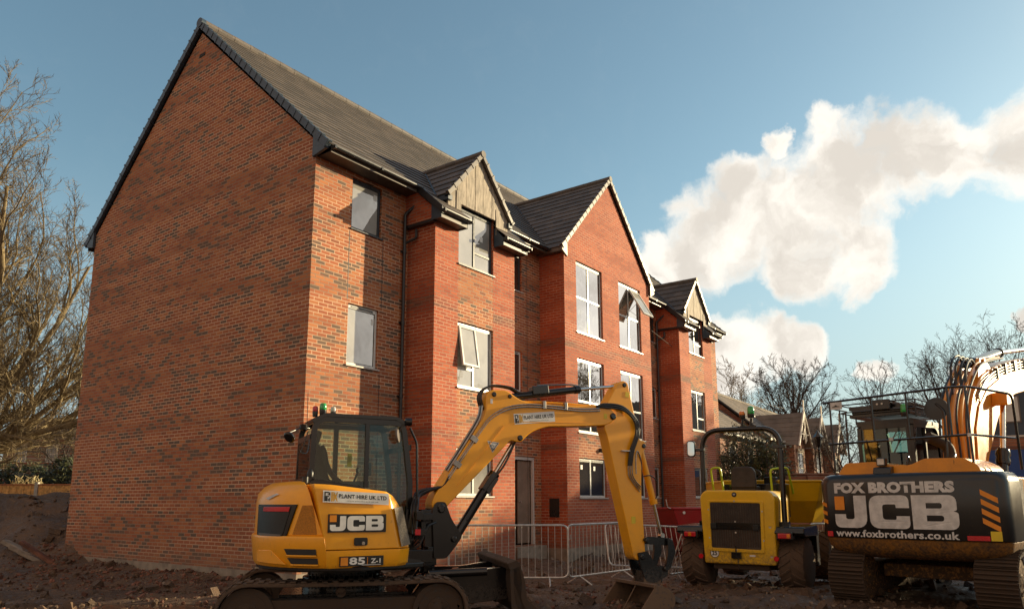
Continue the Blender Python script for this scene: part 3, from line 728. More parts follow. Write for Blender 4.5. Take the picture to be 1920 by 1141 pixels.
def verge_caps(pa, pb_, w=.07, h=.13, n=16, m='verge', out=(-1, 0, 0)):
    """overlapping dry verge caps down a slope from pa to pb_"""
    pa, pb_ = Vector(pa), Vector(pb_); d = (pb_ - pa); Ls = d.length / n; d.normalize(); o = Vector(out).normalized(); up = o.cross(d).normalized()
    if up.z < 0: up = -up
    mb = MB()
    for i in range(n):
        c = pa + d * (Ls * (i + .5)) + up * (.012)
        tilt = (d + up * .035).normalized(); u2 = o.cross(tilt).normalized(); u2 = u2 if u2.z > 0 else -u2
        mb.obox(c - u2 * (h / 2 - .02), tilt * (Ls * .53), o * (w / 2), u2 * (h / 2))
        mb.obox(c + tilt * (Ls * .45) - u2 * (h / 2 - .02), tilt * (Ls * .08), o * (w / 2 + .012), u2 * (h / 2 + .014))
    return mb.build('verge', m, B, .006)
def ridge(pa, pb_, r=.11):
    pa, pb_ = Vector(pa), Vector(pb_); n = max(2, int((pb_ - pa).length / .45)); mb = MB()
    for i in range(n):
        a = pa.lerp(pb_, i / n); b = pa.lerp(pb_, (i + 1) / n); mb.tube([a, b], [r, r * .96], 12)
    return mb.build('ridge_tile', 'tile', B)
def dormer(x0, x1, a, b):
    cx = (x0 + x1) / 2; zt, ze, hw, yf = 9.66, 8.30, 1.19, -.96
    yb_t = -.4 + (zt - 8.47) / SL; yb_e = -.4 + (ze - 8.47) / SL
    for s in (-1, 1):
        t = MB(); tiles(t, (cx, yf, zt), (cx, yb_t, zt), (cx + s * hw, yf, ze), (cx + s * hw, yb_e + .12, ze), 6); t.build('dormer_roof', 'tile', B)
        verge_caps((cx, yf + .02, zt + .02), (cx + s * (hw + .02), yf + .02, ze), .06, .10, 6, 'fascia', (0, -1, 0))
        # dark soffit under the overhang, cheek below the dormer eave
        MB().prism([(cx, zt - .03), (cx + s * hw, ze - .03), (cx + s * hw, ze - .07), (cx, zt - .07)], yf + .03, -pb - .02, 'y').build('dormer_soffit', 'soffit', B)
        xo = cx + s * (hw - .10)
        c = MB(); c.prism([(-pb - .02, roof_z(-pb) - .05), (-pb - .02, ze + .06), (yb_e + .1, ze + .06)], min(xo, xo - s * .04), max(xo, xo - s * .04), 'x'); c.build('dormer_cheek', 'verge', B)
        box('eave_box', 'verge', B, min(cx + s * hw, cx + s * (hw - .14)), max(cx + s * hw, cx + s * (hw - .14)), yf + .02, -.6, ze - .13, ze - .02)
    for s in (-1, 1): MB().tube([(cx + s * (hw + .02), yb_e + .0, ze + .03), (cx, yb_t + .02, zt + .04)], .022, 6).build('valley', 'verge', B)
    ridge((cx, yf - .03, zt + .0), (cx, yb_t + .1, zt + .0), .085)
    # boards: seven planks with narrow gaps, feet running down beside the window head
    n = 7; bw = 2 * (hw - .08) / n
    for i in range(n):
        l = cx - hw + .08 + i * bw; r = l + bw - .012
        tz = lambda x: zt - .06 - abs(x - cx) * (zt - ze) / hw
        zb = 8.225 if (r > a and l < b) else 8.02
        if l < a < r or l < b < r: zb = 8.225
        p = [(l, zb), (r, zb), (r, tz(r))]
        if l < cx < r: p.append((cx, tz(cx)))
        p.append((l, tz(l)))
        MB().prism(p, -pb - .055 - (i % 2) * .006, -pb - .01, 'y').build('cladding_board', 'clad', B, .004)
    for s, xx in ((-1, a), (1, b)):
        box('window_cheek', 'clad', B, min(xx + s * .01, xx + s * .17), max(xx + s * .01, xx + s * .17), -pb - .075, -pb - .06, 7.86, 8.5, .003)
    box('dormer_infill', 'dark', B, x0 + .55, x1 - .55, -pb - .008, -pb + .03, 8.23, 8.7)
for k in (0, 1): bay(k)
# central gabled wing
ww = [(8.44, 9.90, 6.20, 8.25), (10.92, 12.37, 6.20, 8.25), (8.44, 9.90, 3.44, 5.485), (10.92, 12.37, 3.44, 5.485), (8.44, 9.90, 1.70, 2.745), (10.92, 12.37, 1.70, 2.745)]
cxw = (WL + WR) / 2; zw = 11.34; slw = (zw - 8.42) / 2.80
def wz(x): return zw - .20 - abs(x - cxw) * slw
wall('wing_wall', 'brick_red', WL, 8.44, 0, 8.25, -pw); wall('wing_wall', 'brick_red', 9.90, 10.92, 0, 8.25, -pw); wall('wing_wall', 'brick_red', 12.37, WR, 0, 8.25, -pw)
for a, b in ((8.44, 9.90), (10.92, 12.37)):
    wall('wing_panel', 'brick_red', a, b, 0, 1.70, -pw); wall('wing_panel', 'brick_mottled', a, b, 2.745, 3.44, -pw); wall('wing_panel', 'brick_red', a, b, 5.485, 6.20, -pw)
mb = MB()
mb.add([(WL, -pw, 8.25), (WR, -pw, 8.25), (WR, -pw, wz(WR)), (cxw, -pw, wz(cxw)), (WL, -pw, wz(WL))], [(0, 1, 2, 3, 4)])
for a, b, c, d in ww:
    for (p1, q1), (p2, q2) in (((a, c), (b, c)), ((b, c), (b, d)), ((b, d), (a, d)), ((a, d), (a, c))):
        mb.add([(p1, -pw, q1), (p2, -pw, q2), (p2, -pw + .11, q2), (p1, -pw + .11, q1)], [(0, 1, 2, 3)])
mb.build('wing_gable', 'brick_red', B)
for x in (WL, WR): MB().add([(x, -pw, 0), (x, 0, 0), (x, 0, 8.6), (x, -pw, 8.6)], [(0, 1, 2, 3)]).build('wing_return', 'brick_red', B)
box('plinth', 'concrete', B, WL - .02, WR + .02, -pw - .025, -pw - .002, -.2, .42)
box('plinth', 'concrete', B, WL - .025, WL - .002, -pw - .025, -.033, -.2, .42)
box('meter_box', 'dark_in', B, WL - .02, WL - .002, -.56, -.26, 1.20, 1.68, .003)
MB().tube(curvepath([(WL - .01, -.4, 1.35), (WL - .1, -.45, 1.3), (WL - .05, -.5, 1.2), (WL - .01, -.45, 1.25)]), .012, 6).build('cable_tail', 'hose', B)
window(*ww[0], -pw, (.5,), (.5,)); window(*ww[1], -pw, (.5,), (.5,), open_sash=(11.66, 12.32, 8.14, .98, radians(30)))
window(*ww[2], -pw, (.5,), (.42,)); window(*ww[3], -pw, (.5,), (.42,)); window(*ww[4], -pw, (.46,), (), pane='pane_dark'); window(*ww[5], -pw, (.46,), (), pane='pane_dark')
for s, x in ((-1, 7.61), (1, 13.22)):
    yb_t = -.4 + (zw - 8.47) / SL; zE = 8.42; xe = cxw + s * 2.80
    t = MB(); tiles(t, (cxw, -.90, zw), (cxw, yb_t, zw), (xe, -.90, zE), (xe, -.38, zE), 14); t.build('wing_roof', 'tile', B)
    MB().tube([(xe, -.38, zE + .03), (cxw, yb_t + .02, zw + .03)], .025, 6).build('valley', 'verge', B)
    verge_caps((cxw, -.875, zw + .02), (xe + s * .01, -.875, zE + .02), .075, .12, 15, 'fascia', (0, -1, 0))
    MB().prism([(xe, zE), (cxw + s * 2.55, zE + .26), (cxw + s * 2.55, zE - .24), (xe + s * .02, zE - .10)], -.905, -.84, 'y').build('verge_box', 'fascia', B, .004)
    box('soffit', 'soffit', B, min(xe, cxw + s * 2.61), max(xe, cxw + s * 2.61), -.84, -.05, zE - .13, zE - .11)
    box('fascia', 'fascia', B, min(xe, xe - s * .02), max(xe, xe - s * .02), -.84, -.40, zE - .11, zE - .02)
ridge((cxw, -.93, zw), (cxw, -.4 + (zw - 8.47) / SL + .1, zw), .09)
for x, z in ((8.62, 2.45), (9.3, 2.43), (11.1, 2.44), (11.8, 2.42), (1.62, 7.95), (1.66, 5.22), (3.62, 5.2), (4.25, 7.6)):
    yy = 0 if x < 2 else -.81
    MB().box(x, x + .10, yy + .070, yy + .0735, z, z + .12).build('pane_sticker', 'white', B)
# main roof
t = MB(); tiles(t, (-.05, RID_Y, RID_Z), (L + .05, RID_Y, RID_Z), (-.05, -.43, roof_z(-.43)), (L + .05, -.43, roof_z(-.43)), 24, .026)
t.build('roof', 'tile', B)
t = MB(); yb = 2 * RID_Y + .43; tiles(t, (-.05, RID_Y, RID_Z), (L + .05, RID_Y, RID_Z), (-.05, yb, roof_z(-.43)), (L + .05, yb, roof_z(-.43)), 24, .026); t.build('roof', 'tile', B)
box('roof_felt', 'soffit', B, .02, L - .02, .05, Dp_ - .05, EZ - .02, EZ)
ridge((-.10, RID_Y, RID_Z + .02), (L + .1, RID_Y, RID_Z + .02), .105)
for x, o in ((-.045, (-1, 0, 0)), (L + .045, (1, 0, 0))):
    verge_caps((x, RID_Y, RID_Z + .03), (x, -.43, roof_z(-.43) + .02), .09, .15, 24, 'verge', o)
    verge_caps((x, RID_Y, RID_Z + .03), (x, yb, roof_z(-.43) + .02), .09, .15, 24, 'verge', o)
    MB().lathe((x, RID_Y, RID_Z + .0), [(0.0, -.06), (.12, -.06), (.12, .06), (0, .06)], (1, 0, 0)).build('ridge_end', 'verge', B)
    for s, yy in ((1, 0), (-1, Dp_)):
        q = [(yy + s * .03, 8.28), (yy - s * .37, 8.36), (yy - s * .43, 8.48), (yy + s * .03, roof_z(.03) - .10)]
        MB().prism(q, x - .03, x + .03, 'x').build('verge_box', 'verge', B, .004)
for l, r in ((0.04, 2.55), (5.62, 7.60), (13.22, 15.22), (18.3, 20.8)):
    box('soffit', 'soffit', B, l, r, -.38, -.002, 8.315, 8.33)
    box('fascia', 'fascia', B, l, r, -.40, -.382, 8.30, 8.43, .003)
    gutter((l - .02, -.47, 8.41), (r + .02, -.47, 8.41))
box('fascia', 'fascia', B, 0, L, Dp_ + .38, Dp_ + .40, 8.30, 8.43)
def downpipe(x, y, ztop, join=None):
    mb = MB(); mb.tube(rpath([(x + .22, -.44, 8.36), (x + .22, -.44, 8.22), (x, y - .07, 7.86), (x, y - .07, .25)], .06), .036, 10)
    for z in (7.0, 5.4, 3.8, 2.2, .8): mb.cyl((x, y - .07, z - .04), (x, y - .07, z + .04), .046); mb.box(x - .06, x + .06, y - .03, y - .002, z - .02, z + .02)
    if join: mb.tube(rpath([(x + .12, y - .3, 7.5), (x + .12, y - .3, 7.3), (x, y - .07, 7.18)], .05), .03, 8)
    return mb.build('downpipe', 'dark', B, smooth=True)
downpipe(2.44, 0, 8.3, True); downpipe(15.1, 0, 8.3, True)
MB().cyl((9.55, -pw - .001, 3.02), (9.55, -pw - .1, 2.98), .05, .06).build('flue', 'dark', B)

# ================================================================ TRACKED MACHINES: shared parts
def track(root, y0, y1, half, r, zc, pitch, th, m_belt, m_in, steel=False, links=True):
    """track belt round two wheels with shoes or rubber lugs; rollers, wheels and side frame as sub-parts"""
    n = 14
    def path(rr):
        p = [(half - 0 + rr * cos(t), zc + rr * sin(t)) for t in [pi / 2 - pi * k / n for k in range(n + 1)]]
        p += [(-half + rr * cos(t), zc + rr * sin(t)) for t in [-pi / 2 - pi * k / n for k in range(n + 1)]]
        return p
    def sag(p):  # top run dips a little between carrier roller and ends
        return [(x, z - (.018 * (1 - (x / half) ** 2) if z > zc and abs(x) < half else 0)) for x, z in p]
    o, i = path(r), path(r - th)
    def dens(p):
        out = []
        for k in range(len(p)):
            a = Vector(p[k]); b = Vector(p[(k + 1) % len(p)]); m_ = 10 if (b - a).length > .5 else 1
            out += [tuple(a.lerp(b, j / m_)) for j in range(m_)]
        return out
    b = MB(); b.ring(sag(dens(o)), sag(dens(i)), y0, y1)
    belt = b.build('track', m_belt, root, .012)
    # lugs
    P = [Vector(q) for q in sag(dens(path(r)))] ; P.append(P[0]); acc = 0; lug = MB(); nxt = 0; rnd = random.Random(4)
    for k in range(len(P) - 1):
        a, c = P[k], P[k + 1]; L_ = (c - a).length
        while nxt < acc + L_:
            q = a.lerp(c, (nxt - acc) / L_); d = (c - a).normalized(); nrm = Vector((-d.y, d.x))
            if (q - Vector((0, zc))).dot(nrm) < 0: nrm = -nrm
            if steel:
                lug.obox((q.x, (y0 + y1) / 2, q.y), Vector((d.x, 0, d.y)) * (pitch * .47), (0, (y1 - y0) / 2 + .012, 0), Vector((nrm.x, 0, nrm.y)) * .014)
                for e in (-.38, 0, .38):
                    qq = q + nrm * .022 + d * (pitch * e)
                    lug.obox((qq.x, (y0 + y1) / 2, qq.y), Vector((d.x, 0, d.y)) * .009, (0, (y1 - y0) / 2, 0), Vector((nrm.x, 0, nrm.y)) * .02)
            else:
                hh = .005 + rnd.random() * .004; ym = (y0 + y1) / 2; wd = (y1 - y0)
                for s in (-1, 1):
                    qq = q + nrm * hh + d * (pitch * .25 * s)
                    lug.obox((qq.x, ym + s * wd * .26, qq.y), Vector((d.x, 0, d.y)) * (pitch * .28) + Vector((0, s * .0, 0)), (0, wd * .25, 0), Vector((nrm.x, 0, nrm.y)) * hh)
            nxt += pitch
        acc += L_
    lug.build('track_shoes' if steel else 'tread_lugs', m_belt, belt, .006)
    side = MB(); side.prism(rpoly([(-half + .15, zc - r * .62), (half - .15, zc - r * .62), (half - .02, zc - .05), (half - .2, zc + r * .42), (-half + .2, zc + r * .42), (-half + .02, zc)], .06), y0 + .10, y1 - .10)
    side.box(-half * .45, half * .35, y0 + .07, y0 + .1, zc - r * .3, zc + r * .12)
    side.build('side_frame', m_in, belt, .01)
    for s in (-1, 1):
        wl = MB(); wl.lathe((s * half, y0 + .05, zc), [(.03, 0), (r * .35, 0), (r * .38, .02), (r * .62, .03), (r * .66, .015), (r - th - .012, .02), (r - th - .012, y1 - y0 - .1), (.03, y1 - y0 - .1)], (0, 1, 0), 28)
        for k in range(6):
            t = k * pi / 3; wl.cyl((s * half + cos(t) * r * .28, y0 + .04, zc + sin(t) * r * .28), (s * half + cos(t) * r * .28, y0 + .06, zc + sin(t) * r * .28), .018, n=6)
        wl.build('sprocket' if s > 0 else 'idler_wheel', m_in, belt, .004, smooth=True)
    for k in range(5):
        x = -half * .72 + k * half * .36
        MB().lathe((x, y0 + .06, zc - r + th + .085), [(.03, 0), (.05, 0), (.075, .02), (.075, y1 - y0 - .14), (.03, y1 - y0 - .12)], (0, 1, 0), 16).build('roller', m_in, belt, 0, True)
    MB().lathe((-.05, y0 + .07, zc + r - th - .085), [(.03, 0), (.055, 0), (.06, .02), (.06, .2), (.03, .2)], (0, 1, 0), 16).build('carrier_roller', m_in, belt, 0, True)
    return belt
def cylinder_ram(root, a, b, c, y, rb, rr, m_barrel='black', name='hydraulic_cylinder'):
    a, b, c = [Vector((p[0], y if len(p) == 2 else p[1], p[-1])) for p in (a, b, c)]
    d = (b - a).normalized(); mb = MB()
    mb.tube([a, a + d * .05, a + d * .05, b - d * .08, b - d * .08, b], [rb * .8, rb * .8, rb, rb, rb * 1.22, rb * 1.22], 18)
    mb.lathe(a - Vector((0, rb * 1.1, 0)), [(0, 0), (rb * .85, 0), (rb * .85, rb * 2.2), (0, rb * 2.2)], (0, 1, 0), 14)
    o = mb.build(name, m_barrel, root, 0, True)
    r_ = MB(); r_.cyl(b, c, rr, n=16); r_.lathe(c - Vector((0, rr * 1.5, 0)), [(0, 0), (rr * 1.5, 0), (rr * 1.5, rr * 3), (0, rr * 3)], (0, 1, 0), 14)
    r_.build('rod', 'chrome', o, 0, True); return o
def pin(mb, x, z, y0, y1, r): mb.lathe((x, y0, z), [(0, 0), (r * .7, 0), (r, .012), (r, y1 - y0 - .012), (r * .7, y1 - y0), (0, y1 - y0)], (0, 1, 0), 14)
def pins(parent, *specs):
    for q in specs:
        mb = MB(); pin(mb, *q); mb.build('pivot_pin', 'black', parent, 0, True)
def beacon(root, x, y, z, m, r=.055, h=.11, guard=False):
    a = MB(); a.lathe((x, y, z), [(0, -.05), (r * .9, -.05), (r * 1.02, 0), (r * 1.02, .02), (0, .02)], (0, 0, 1), 18); o = a.build('beacon', 'black', root, 0, True)
    MB().lathe((x, y, z + .02), [(r * .95, 0), (r, .01), (r, h * .6), (r * .8, h * .9), (r * .3, h), (0, h)], (0, 0, 1), 18).build('lens', m, o, 0, True)
    if guard:
        g = MB()
        for k in range(4):
            t = k * pi / 2 + .4; g.tube([(x + cos(t) * r * 1.15, y + sin(t) * r * 1.15, z), (x + cos(t) * r * 1.15, y + sin(t) * r * 1.15, z + h * .8), (x, y, z + h * 1.15)], .006, 5)
        g.build('guard', 'black', o)
    return o

# ================================================================ MIDI EXCAVATOR (near, left)
E1 = thing('mini_excavator', 'smaller yellow excavator with glazed black cab, its arm reaching right with the bucket down', 'excavator', (-2.548, -3.840, 0.0), radians(-28.72))
track(E1, -1.16, -.72, 1.06, .35, .43, .115, .045, 'mud_rubber', 'muddy'); track(E1, .72, 1.16, 1.06, .35, .43, .115, .045, 'mud_rubber', 'muddy')
u = MB(); u.box(-.75, .75, -.72, .72, .33, .60); u.lathe((0, 0, .58), [(0, 0), (.52, 0), (.52, .16), (.46, .18), (.46, .29), (0, .29)], n=36)
for k in range(18):
    t = -pi / 2 - .9 + k * .11; u.cyl((cos(t) * .545, sin(t) * .545, .62), (cos(t) * .545, sin(t) * .545, .80), .012, n=6)
u.build('undercarriage', 'black', E1, .008)
# upper deck plate
u = MB(); u.prism([(.33 + 1.17 * cos(t), 1.12 * sin(t)) for t in [pi * .55 + k * pi * .9 / 24 for k in range(25)]] + [(.95, -.85), (1.05, -.4), (1.05, .6), (.75, .98)], .845, .90, 'z'); u.build('deck', 'black', E1, .01)
# counterweight: rounded tail, lower bumper standing proud of the upper shell
def arcplan(r, a0, a1, n=26, ry=None):
    return [(r * cos(t), (ry or r) * sin(t)) for t in [a0 + (a1 - a0) * k / n for k in range(n + 1)]]
def loft(levels, m, name, parent, bevel=.015, smooth=True):
    mb = MB(); n = len(levels[0][1]); vs = []
    for z, pl_ in levels: vs += [(p[0], p[1], z if len(p) == 2 else p[2]) for p in pl_]
    fs = []
    for i in range(len(levels) - 1):
        for k in range(n): fs.append((i * n + k, i * n + (k + 1) % n, (i + 1) * n + (k + 1) % n, (i + 1) * n + k))
    fs += [tuple(range(n - 1, -1, -1)), tuple(range((len(levels) - 1) * n, len(levels) * n))]
    mb.add(vs, fs); return mb.build(name, m, parent, bevel, smooth, 3)
def cwplan(r, x0=-.285):
    R = r * 1.0736; a = math.acos((x0 - .33) / R)
    return [(.33 + R * cos(t), R * 1.0242 * sin(t)) for t in [a + (2 * pi - 2 * a) * k / 32 for k in range(33)]]
cw = loft([(.885, cwplan(1.10, -.225)), (.93, cwplan(1.125, -.225)), (1.20, cwplan(1.155, -.275)), (1.225, cwplan(1.150, -.28)), (1.235, cwplan(1.128, -.28))], 'yellow', 'counterweight', E1, .006)
loft([(1.236, cwplan(1.125, -.285)), (1.60, cwplan(1.12, -.40)), (1.70, cwplan(1.105, -.425)), (1.78, cwplan(1.04, -.44)), (1.825, cwplan(.96, -.45)), (1.84, cwplan(.85, -.45))], 'yellow', 'rear_cover', E1, .006)
def patch(name, m, parent, quad, r0, nt_=14, nz=6, thick=.012, ry=.97):
    """curved panel on the round tail; quad = (angle, z) corners bl, br, tr, tl in degrees"""
    mb = MB(); vs = []
    for layer in (0, 1):
        for j in range(nz + 1):
            for i in range(nt_ + 1):
                s, t = i / nt_, j / nz
                a = (quad[0][0] * (1 - s) + quad[1][0] * s) * (1 - t) + (quad[3][0] * (1 - s) + quad[2][0] * s) * t
                z = (quad[0][1] * (1 - s) + quad[1][1] * s) * (1 - t) + (quad[3][1] * (1 - s) + quad[2][1] * s) * t
                r = (r0 + layer * thick) * 1.0736; vs.append((.33 + r * cos(radians(a)), r * 1.0242 * sin(radians(a)), z))
    n = (nt_ + 1); K = n * (nz + 1); fs = []
    for j in range(nz):
        for i in range(nt_):
            q = j * n + i; fs += [(q, q + 1, q + n + 1, q + n), (K + q, K + q + n, K + q + n + 1, K + q + 1)]
    for i in range(nt_): fs += [(i, K + i, K + i + 1, i + 1), (nz * n + i, nz * n + i + 1, K + nz * n + i + 1, K + nz * n + i)]
    for j in range(nz): fs += [(j * n, (j + 1) * n, K + (j + 1) * n, K + j * n), (j * n + nt_, K + j * n + nt_, K + (j + 1) * n + nt_, (j + 1) * n + nt_)]
    mb.add(vs, fs); return mb.build(name, m, parent, .004, True)
lt = patch('tail_light', 'black', E1, [(189, 1.19), (217, 1.17), (224.2, 1.575), (189, 1.575)], 1.118, 16, 6, .022)
patch('lamp_surround', 'letter_black', lt, [(191, 1.21), (215, 1.20), (220.8, 1.555), (191, 1.555)], 1.141, 12, 4, .004)
patch('red_strip', 'red', lt, [(198, 1.495), (219.5, 1.495), (220.2, 1.547), (198, 1.547)], 1.1455, 10, 2, .008)
patch('chrome_strip', 'fascia', lt, [(193, 1.225), (214, 1.215), (214.6, 1.245), (193, 1.255)], 1.1455, 10, 2, .003)
patch('mesh_panel', 'vent_yellow', E1, [(221.5, 1.245), (236.2, 1.245), (233.2, 1.565), (227, 1.565)], 1.122, 8, 4, .004)
for q1, q2 in (([(219.6, 1.03), (236.8, 1.03), (236.4, 1.093), (217.5, 1.093)], 1.146), ([(222, .932), (237.6, .932), (237.2, .996), (219, .996)], 1.128)):
    patch('air_slot', 'letter_black', cw, q1, q2, 10, 2, .006)
    patch('slot_lip', 'yellow', cw, [(q1[0][0] - .3, q1[0][1] - .018), (q1[1][0], q1[1][1] - .018), (q1[1][0], q1[1][1] - .001), (q1[0][0], q1[0][1] - .001)], q2, 10, 1, .018)
patch('access_panel', 'yellow', cw, [(192, .93), (219, .92), (207, 1.07), (192, 1.06)], 1.131, 10, 4, .012)
patch('sticker', 'dullwhite', E1, [(197.2, 1.645), (200.6, 1.625), (210.4, 1.69), (208, 1.70)], 1.119, 4, 3, .004)
# side engine panel, top sloping down to the front
def panel_top(x): return 1.80 - max(0, x + .30) * .115 - max(0, x - .45) * .5
out = rpoly([(-.325, -.30), (-.325, -1.095), (-.20, -1.105), (.58, -1.09), (.73, -.97), (.80, -.62), (.80, -.30)], [0, 0, .05, .03, .05, .06, 0], 4)
def lean_(pl_, dl, dr): return [(p[0] + (dl if p[0] < -.25 else 0) - (dr if p[0] > .45 else 0),) + tuple(p[1:]) for p in pl_]
def sc(pl_, f, c=(.2, -.45)): return [(c[0] + (p[0] - c[0]) * f, c[1] + (p[1] - c[1]) * f) for p in pl_]
loft([(.885, lean_(sc(out, .97), .11, .02)), (.92, lean_(out, .11, .01)), (1.075, lean_(out, .075, -.005))], 'yellow', 'sill_panel', E1, .008)
loft([(1.083, lean_(out, .07, 0)), (1.50, lean_(sc(out, .995), -.03, .10)), (1.6, [(p[0], p[1], panel_top(p[0]) - .05) for p in lean_(sc(out, .985), -.085, .13)]), (1.7, [(p[0], p[1], panel_top(p[0])) for p in lean_(sc(out, .93), -.12, .15)])], 'yellow', 'engine_panel', E1, .012)
EX, EZ_ = (1, 0, 0), (0, 0, 1)
ys = -1.119
def plate(name, m, parent, pts, y0, t=.004): return MB().prism(pts, y0, y0 + t).build(name, m, parent)
lp = plate('logo_plate', 'letter_black', E1, [(-.245, 1.272), (.405, 1.268), (.405, 1.465), (-.245, 1.47)], ys, .02)
blockletters('white', (-.225, ys - .001, 1.288), EX, EZ_, lp, .60, .160)
plate('logo_badge', 'orange', lp, [(-.23, 1.385), (-.155, 1.385), (-.155, 1.458), (-.23, 1.458)], ys - .006, .003)
pp = plate('model_plate', 'letter_black', E1, [(-.105, .905), (.385, .905), (.385, 1.012), (-.105, 1.012)], ys - .006, .03)
plate('logo_badge', 'orange', pp, [(-.095, .915), (-.015, .915), (-.015, 1.002), (-.095, 1.002)], ys - .010, .003)
text('lettering', '85', .078, .175, (.0, ys - .008, .922), EX, EZ_, 'white', pp, .035); text('lettering', 'Z-1', .052, .11, (.24, ys - .008, .932), EX, EZ_, 'white', pp, .03)
plate('divider', 'orange', pp, [(.200, .92), (.206, .92), (.206, 1.0), (.200, 1.0)], ys - .009, .002); plate('divider', 'white', pp, [(.14, .914), (.355, .914), (.355, .919), (.14, .919)], ys - .009, .002)
def hire_sign(parent, org, ex, ez, W, H, sh=0.0):
    ex = Vector(ex).normalized(); ez = Vector(ez).normalized(); n = ex.cross(ez); org = Vector(org)
    s = shape('hire_sign', [[(0, 0), (W, 0), (W, H), (0, H)]], 'white', org, ex, ez, parent, .002)
    text('lettering', 'PLANT HIRE UK LTD', H * .36, W * .73, org + ex * W * .235 + ez * H * .40, ex, ez, 'letter_black', s, .03, .004)
    text('lettering', 'www.planthireuk.co.uk', H * .11, W * .48, org + ex * W * .36 + ez * H * .14, ex, ez, 'letter_black', s, .0, .004)
    shape('emblem', [[(0.02, .1), (.07, .1), (.07, .45), (.09, .45), (.09, .55), (.04, .55), (.04, .8), (.09, .8), (.09, .9), (.02, .9)], [(.078, .1), (.105, .1), (.105, .42), (.078, .3)], [(.078, .6), (.105, .6), (.105, .9), (.078, .75)]], 'letter_black', org, ex, ez, s, .004, W, H)
    shape('emblem', [[(.12, .1), (.145, .1), (.145, .9), (.12, .9)], [(.15, .1), (.165, .1), (.185, .35), (.205, .1), (.22, .1), (.2, .5), (.22, .9), (.205, .9), (.185, .65), (.165, .9), (.15, .9)]], 'gold', org, ex, ez, s, .004, W, H)
    return s
hire_sign(E1, (-.315, -1.122, 1.600), (1, 0.03, -.047), (0.0, 0.02, 1), .75, .128)
hd = plate('latch', 'letter_black', E1, rpoly([(.05, 1.125), (.20, 1.125), (.20, 1.21), (.05, 1.21)], .02), ys, .03); MB().cyl((.15, ys - .012, 1.15), (.15, ys + .0, 1.15), .018).build('key_barrel', 'chrome', hd)
MB().add([(.492, -1.088, 1.53), (.612, -.992, 1.55), (.722, -.982, 1.12), (.585, -1.092, 1.10)], [(0, 1, 2, 3)]).build('mesh_panel', 'vent_grey', E1).location = (.012, -.012, 0)
# cab
CY0, CY1 = -.10, .90
cabp = rpoly([(-.30, 1.83), (-.28, 2.655), (.92, 2.64), (1.03, 1.85), (1.03, .92), (.62, .92), (.42, 1.72)], [.03, .20, .16, .1, .03, .03, .12], 6)
def shrink(poly, d):
    n = len(poly); out_ = []; area = sum(poly[i][0] * poly[(i + 1) % n][1] - poly[(i + 1) % n][0] * poly[i][1] for i in range(n)); sg = 1 if area > 0 else -1
    for i in range(n):
        a = Vector(poly[i - 1]); p = Vector(poly[i]); b = Vector(poly[(i + 1) % n])
        e1 = (p - a); e2 = (b - p); e1 = e1.normalized() if e1.length > 1e-6 else e2.normalized(); e2 = e2.normalized() if e2.length > 1e-6 else e1
        n1 = Vector((-e1.y, e1.x)) * sg; n2 = Vector((-e2.y, e2.x)) * sg; nn = (n1 + n2); nn = nn.normalized() if nn.length > 1e-6 else n1
        k = d / max(.5, nn.dot(n1)); out_.append(tuple(p + nn * k))
    return out_
cab = MB(); inner = shrink(cabp, .065)
cab.ring(cabp, inner, CY0, CY0 + .06); cab.ring(cabp, inner, CY1 - .06, CY1)
cab.box(.395, .445, CY0 + .003, CY0 + .055, 1.78, 2.60); cab.box(-.06 + .25, .25, CY1 - .055, CY1 - .003, 1.88, 2.6)
for (x, z) in ((-.265, 2.40), (-.285, 1.86), (.99, 2.3), (1.0, 1.5), (.98, .97), (.5, 1.70)): cab.box(x - .03, x + .03, CY0 + .06, CY1 - .06, z - .035, z + .035)
cab_o = cab.build('cab_frame', 'black', E1, .012)
rf = MB(); rf.prism(rpoly([(-.27, 2.56), (-.12, 2.655), (.80, 2.645), (.93, 2.56), (.93, 2.63), (.80, 2.69), (-.12, 2.70), (-.29, 2.62)], .03), CY0 - .005, CY1 + .005); rf.build('cab_roof', 'black', E1, .012)
for (a, b) in (((-.24, 1.89), (.385, 2.60)),):
    pass
g = MB(); g.prism(shrink(cabp, .05), CY0 + .03, CY0 + .034); g.build('side_glass', 'cab_glass', E1)
g = MB(); g.prism(shrink(cabp, .05), CY1 - .034, CY1 - .03); g.build('side_glass', 'cab_glass', E1)
MB().box(-.285, -.28, CY0 + .06, CY1 - .06, 1.9, 2.38).build('rear_glass', 'cab_glass', E1)
MB().add([(1.0, CY0 + .06, 1.0), (1.0, CY1 - .06, 1.0), (.98, CY1 - .06, 2.4), (.98, CY0 + .06, 2.4)], [(0, 1, 2, 3)]).build('windscreen', 'cab_glass', E1)
box('cab_floor', 'black', E1, -.28, 1.0, CY0 + .06, CY1 - .06, .92, .98, .01); box('cab_base', 'black', E1, -.28, .60, CY0 + .062, CY1 - .062, .98, 1.70, .02)
st = MB(); st.prism(rpoly([(-.14, 1.78), (.30, 1.74), (.33, 1.84), (0.02, 1.88), (-.12, 2.34), (-.20, 2.32)], .04), .20, .66); st.build('seat', 'seat', E1, .03)
st = MB(); st.prism(rpoly([(-.185, 2.33), (-.115, 2.34), (-.075, 2.50), (-.15, 2.52)], .03), .30, .56); st.build('headrest', 'seat', E1, .03)
MB().tube(curvepath([(-.12, .12, 2.30), (-.08, .11, 2.22), (-.04, .10, 2.05), (.06, .09, 1.90), (.14, .09, 1.84)]), [.035] * 24 + [.03], 8).build('seat_belt_cover', 'seat', E1, 0, True)
